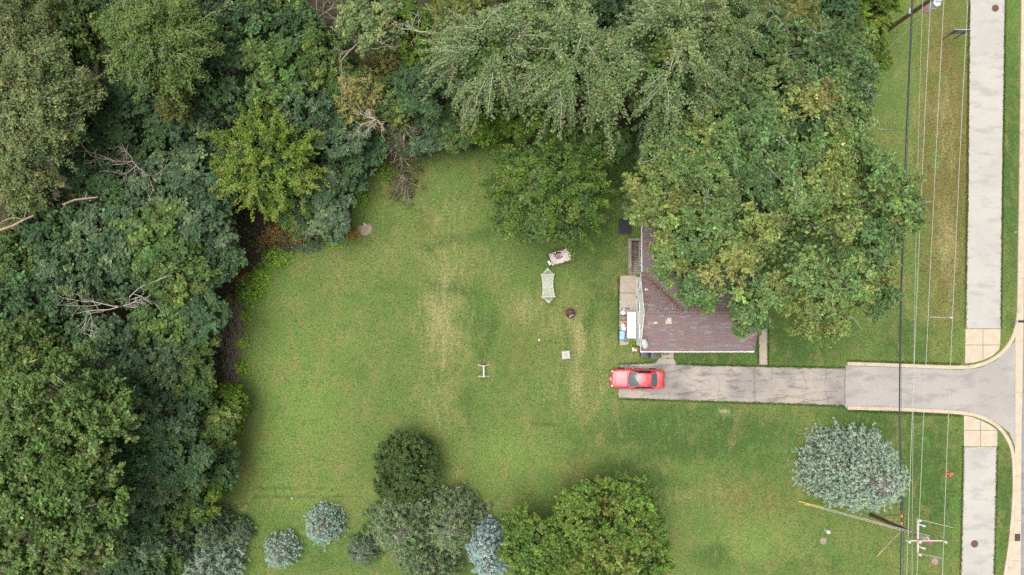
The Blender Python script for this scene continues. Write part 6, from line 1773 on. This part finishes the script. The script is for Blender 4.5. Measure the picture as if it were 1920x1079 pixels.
leafy_plant(443, 648, 8, 0.8, 'gold', 'small yellow weed between the brush heaps', 9, n=120, ll=0.15, lw=0.09)
leafy_plant(525, 435, 36, 1.6, 'rusty', 'rusty brown bush below the yellow green tree', 10, n=2000, ll=0.17, lw=0.11, ry=0.6, name='rusty_bush', cat='bush')
leafy_plant(560, 445, 24, 1.5, 'rusty', 'rusty brown bush right of the other rusty bush', 11, n=1000, ll=0.17, lw=0.11, ry=0.7, name='rusty_bush', cat='bush')
leafy_plant(497, 452, 18, 1.3, 'rusty', 'small rusty bush left of the two larger ones', 12, n=600, ll=0.17, lw=0.11, name='rusty_bush', cat='bush')
leafy_plant(440, 518, 20, 1.2, 'rusty', 'rusty weeds above the yellow flowering weed', 13, n=600, ll=0.16, lw=0.10, ry=0.6, name='rusty_bush', cat='bush')
leafy_plant(578, 462, 26, 0.9, 'spgreen', 'grey green low bush along the lawn edge', 14, n=800, ll=0.14, lw=0.09, ry=0.5)
leafy_plant(625, 456, 20, 0.8, 'lime', 'lime green plants under the dark blue green bush', 15, n=360, ry=0.5)
leafy_plant(660, 440, 16, 1.0, 'gold', 'yellow brown weed beside the bare patch', 16, n=420, ll=0.16, lw=0.10, ry=0.8)
leafy_plant(657, 345, 15, 1.3, 'gold', 'yellow bush beside the dark bush at the lawn corner', 17, n=420, ll=0.18, lw=0.12, ry=1.2)
leafy_plant(675, 370, 18, 0.9, 'lime', 'lime green weeds at the lawn corner below the yellow bush', 18, n=380)
leafy_plant(722, 320, 22, 0.7, 'lime', 'lime green weeds beside the fallen limb', 19, n=300, ll=0.22, lw=0.10)
leafy_plant(800, 277, 34, 0.8, 'mid', 'tall green weeds along the top lawn edge, left', 20, n=700, ry=0.4, ll=0.24, lw=0.10)
leafy_plant(868, 272, 30, 0.8, 'mid', 'tall green weeds along the top lawn edge, right', 21, n=600, ry=0.4, ll=0.24, lw=0.10)
leafy_plant(878, 276, 5, 0.9, 'gold', 'tiny yellow plant at the top lawn edge', 22, n=60, ll=0.14, lw=0.10)
leafy_plant(438, 800, 18, 1.1, 'lime', 'lime green weeds at the wood edge left of the round bush', 23, n=420)
leafy_plant(425, 840, 14, 0.9, 'bright', 'green weeds at the wood edge, lower left of the lime weeds', 24, n=320)
leafy_plant(418, 915, 14, 0.9, 'bright', 'green weeds at the wood edge above the small spruce', 25, n=320)
leafy_plant(1186, 644, 8, 0.6, 'lime', 'small green plant growing at the end of the patio table', 26, n=200, ll=0.14, lw=0.07)
leafy_plant(893, 955, 16, 0.5, 'bright', 'low green weeds above the icy blue spruce', 27, n=220, ll=0.18)
leafy_plant(1650, 100, 26, 0.9, 'bright', 'green weeds around the foot of the upper pole', 28, n=500, ry=1.4)
leafy_plant(690, 1000, 18, 0.5, 'bright', 'low green weeds beside the small grey green spruce', 29, n=200, ll=0.18)

# undergrowth of the wood: too thick to count
rng = np.random.default_rng(90)
n = 110000
px = rng.uniform(-150, 1650, n); py = rng.uniform(-120, 1150, n)
ins = inside([(q[0], q[1]) for q in forest_edge], px, py)
px, py = px[ins], py[ins]; n = len(px)
hz = fbm(px / 20, py / 20, 2.5, 61)
z = rng.uniform(0.05, 1, n) * (0.3 + 3.0 * hz)
k = (H - 0) / F
Pu = np.stack([(px - 960) * k, (539.5 - py) * k, z], -1)
fo = Fol()
fo.add(Pu, np.array([0, 0, 0.8]) + rng.normal(0, 0.5, (n, 3)), 0.30 * rng.uniform(.6, 1.3, n), 0.17 * rng.uniform(.6, 1.3, n), jitter_col(pick(PAL['dark'] + [((.07, .10, .03), 1.5), ((.06, .045, .03), 0.6)], n, rng), rng), rng=rng)
o = fo.build('undergrowth', M['leaf']); tag(o, 'dark leafy undergrowth covering the floor of the wood', 'undergrowth', None, 'stuff')

# fallen leaves on lawn, driveway and roof
rng = np.random.default_rng(91)
def spread(n, cx, cy, sx, sy): return np.stack([rng.normal(cx, sx, n), rng.normal(cy, sy, n)], -1)
q = np.concatenate([spread(420, 1130, 620, 90, 90), spread(140, 1250, 760, 150, 40), spread(220, 1770, 400, 25, 180), spread(200, 1500, 700, 150, 60), spread(420, 1085, 650, 14, 50), spread(260, 1132, 690, 10, 50), spread(260, 1085, 740, 14, 30), spread(90, 900, 600, 250, 150), spread(260, 1770, 470, 10, 80)])
n = len(q)
xy = np.stack([(q[:, 0] - 960) / 20, (539.5 - q[:, 1]) / 20], -1)
bad = (xy[:, 0] > 10.0) & (xy[:, 0] < 22) & (xy[:, 1] > -6.2) & (xy[:, 1] < 9)
xy = xy[~bad]; n = len(xy)
fo = Fol()
fo.add(np.concatenate([xy, rng.uniform(0.025, 0.05, (n, 1))], 1), np.array([0, 0, 1.0]) + rng.normal(0, 0.25, (n, 3)), rng.uniform(0.05, 0.11, n), rng.uniform(0.03, 0.07, n), jitter_col(pick([((.52, .36, .18), 3), ((.42, .26, .13), 2), ((.58, .45, .27), 2)], n, rng), rng, 0.2), rng=rng)
o = fo.build('fallen_leaves', M['leaf']); tag(o, 'scattered dry tan leaves lying on the lawn', 'fallen leaves', None, 'stuff')
# leaf litter collected in the roof valley
rng = np.random.default_rng(92); n = 280
u = rng.uniform(0.0, 0.95, n); x = 11.8 + 3.4 * u + rng.normal(0, 0.10, n); y = 1.25 - 3.4 * u + rng.normal(0, 0.10, n)
zz = np.maximum(RZ - np.abs(y + 2.2) * sS, RZ - np.abs(x - 15.2) * sN) + 0.05
x2 = rng.uniform(12, 16, 90); y2 = rng.uniform(-2, 3.5, 90); z2 = np.maximum(RZ - np.abs(y2 + 2.2) * sS, RZ - np.abs(x2 - 15.2) * sN) + 0.05
P = np.concatenate([np.stack([x, y, zz], -1), np.stack([x2, y2, z2], -1)])
fo = Fol(); fo.add(P, np.array([0, 0, 1.0]) + rng.normal(0, 0.3, (len(P), 3)), 0.11, 0.07, jitter_col(pick([((.24, .14, .08), 3), ((.36, .25, .13), 1), ((.16, .09, .06), 2)], len(P), rng), rng, 0.25), rng=rng)
o = fo.build('leaf_litter', M['leaf']); tag(o, 'brown leaf litter collected along the roof valley', 'leaf litter', None, 'stuff')
# grass tufts and broadleaf weeds: the lawn's own relief, thicker along paving edges
rng = np.random.default_rng(93)
n = 70000
px = rng.uniform(380, 1915, n); py = rng.uniform(230, 1085, n)
edge = []
for a, b in (((1162, 683), (1230, 680)), ((1268, 683), (1584, 690)), ((1162, 748), (1584, 762)), ((1817, 0), (1810, 615)), ((1885, 0), (1877, 615)), ((1806, 838), (1801, 1079)), ((1870, 838), (1864, 1079)), ((1160, 520), (1160, 645)), ((1588, 677), (1800, 683)), ((1588, 770), (1800, 780)), ((1421, 615), (1422, 685)), ((1440, 615), (1440, 685))):
    L_ = math.hypot(b[0] - a[0], b[1] - a[1]); m_ = int(L_ * 7); t_ = rng.uniform(0, 1, m_)
    edge.append(np.stack([a[0] + (b[0] - a[0]) * t_ + rng.normal(0, 1.2, m_), a[1] + (b[1] - a[1]) * t_ + rng.normal(0, 1.2, m_)], -1))
E = np.concatenate(edge)
ok = ~inside(forest_edge, px, py)
for poly in ([(1162, 684), (1231, 680), (1236, 671), (1262, 671), (1269, 683), (1584, 690), (1800, 683), (1903, 620), (1930, 600), (1930, 860), (1903, 850), (1800, 778), (1584, 766), (1300, 752), (1162, 748)],
             [(1819, -10), (1816, 360), (1810, 616), (1808, 690), (1878, 690), (1878, 360), (1884, -10)], [(1807, 775), (1801, 1090), (1864, 1090), (1870, 775)],
             [(1160, 516), (1192, 516), (1192, 648), (1160, 648)], [(1178, 450), (1205, 450), (1205, 518), (1178, 518)], [(1192, 370), (1400, 370), (1400, 660), (1192, 660)], [(1422, 600), (1439, 600), (1439, 686), (1422, 686)], [(1903, -10), (1930, -10), (1930, 1090), (1883, 1090), (1898, 900)]):
    ok &= ~inside(poly, px, py)
px, py = px[ok], py[ok]
px = np.concatenate([px, E[:, 0]]); py = np.concatenate([py, E[:, 1]]); n = len(px)
gx = (px - 960) / 20; gy = (539.5 - py) / 20
def samp(mask):
    i = np.clip(np.searchsorted(xs, gx), 0, len(xs) - 1); j = np.clip(np.searchsorted(ys, gy), 0, len(ys) - 1)
    return mask[i, j][:, None]
C = np.tile(np.array([.116, .156, .041]), (n, 1))
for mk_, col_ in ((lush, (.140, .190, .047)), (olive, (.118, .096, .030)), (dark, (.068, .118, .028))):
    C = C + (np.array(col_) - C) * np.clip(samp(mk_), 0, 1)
st = (rng.uniform(0, 1, (n, 1)) < samp(straw) * 0.5)
C = np.where(st, np.array([.31, .24, .12]), C)
fo = Fol()
fo.add(np.stack([gx, gy, rng.uniform(0.015, 0.045, n)], -1), np.array([0, 0, 0.7]) + rng.normal(0, 0.5, (n, 3)), rng.uniform(0.09, 0.22, n), rng.uniform(0.025, 0.06, n), jitter_col(C, rng, 0.28, 0.06), rng=rng)
o = fo.build('grass', M['leaf']); tag(o, 'short mown grass blades covering the lawn', 'grass', None, 'stuff')
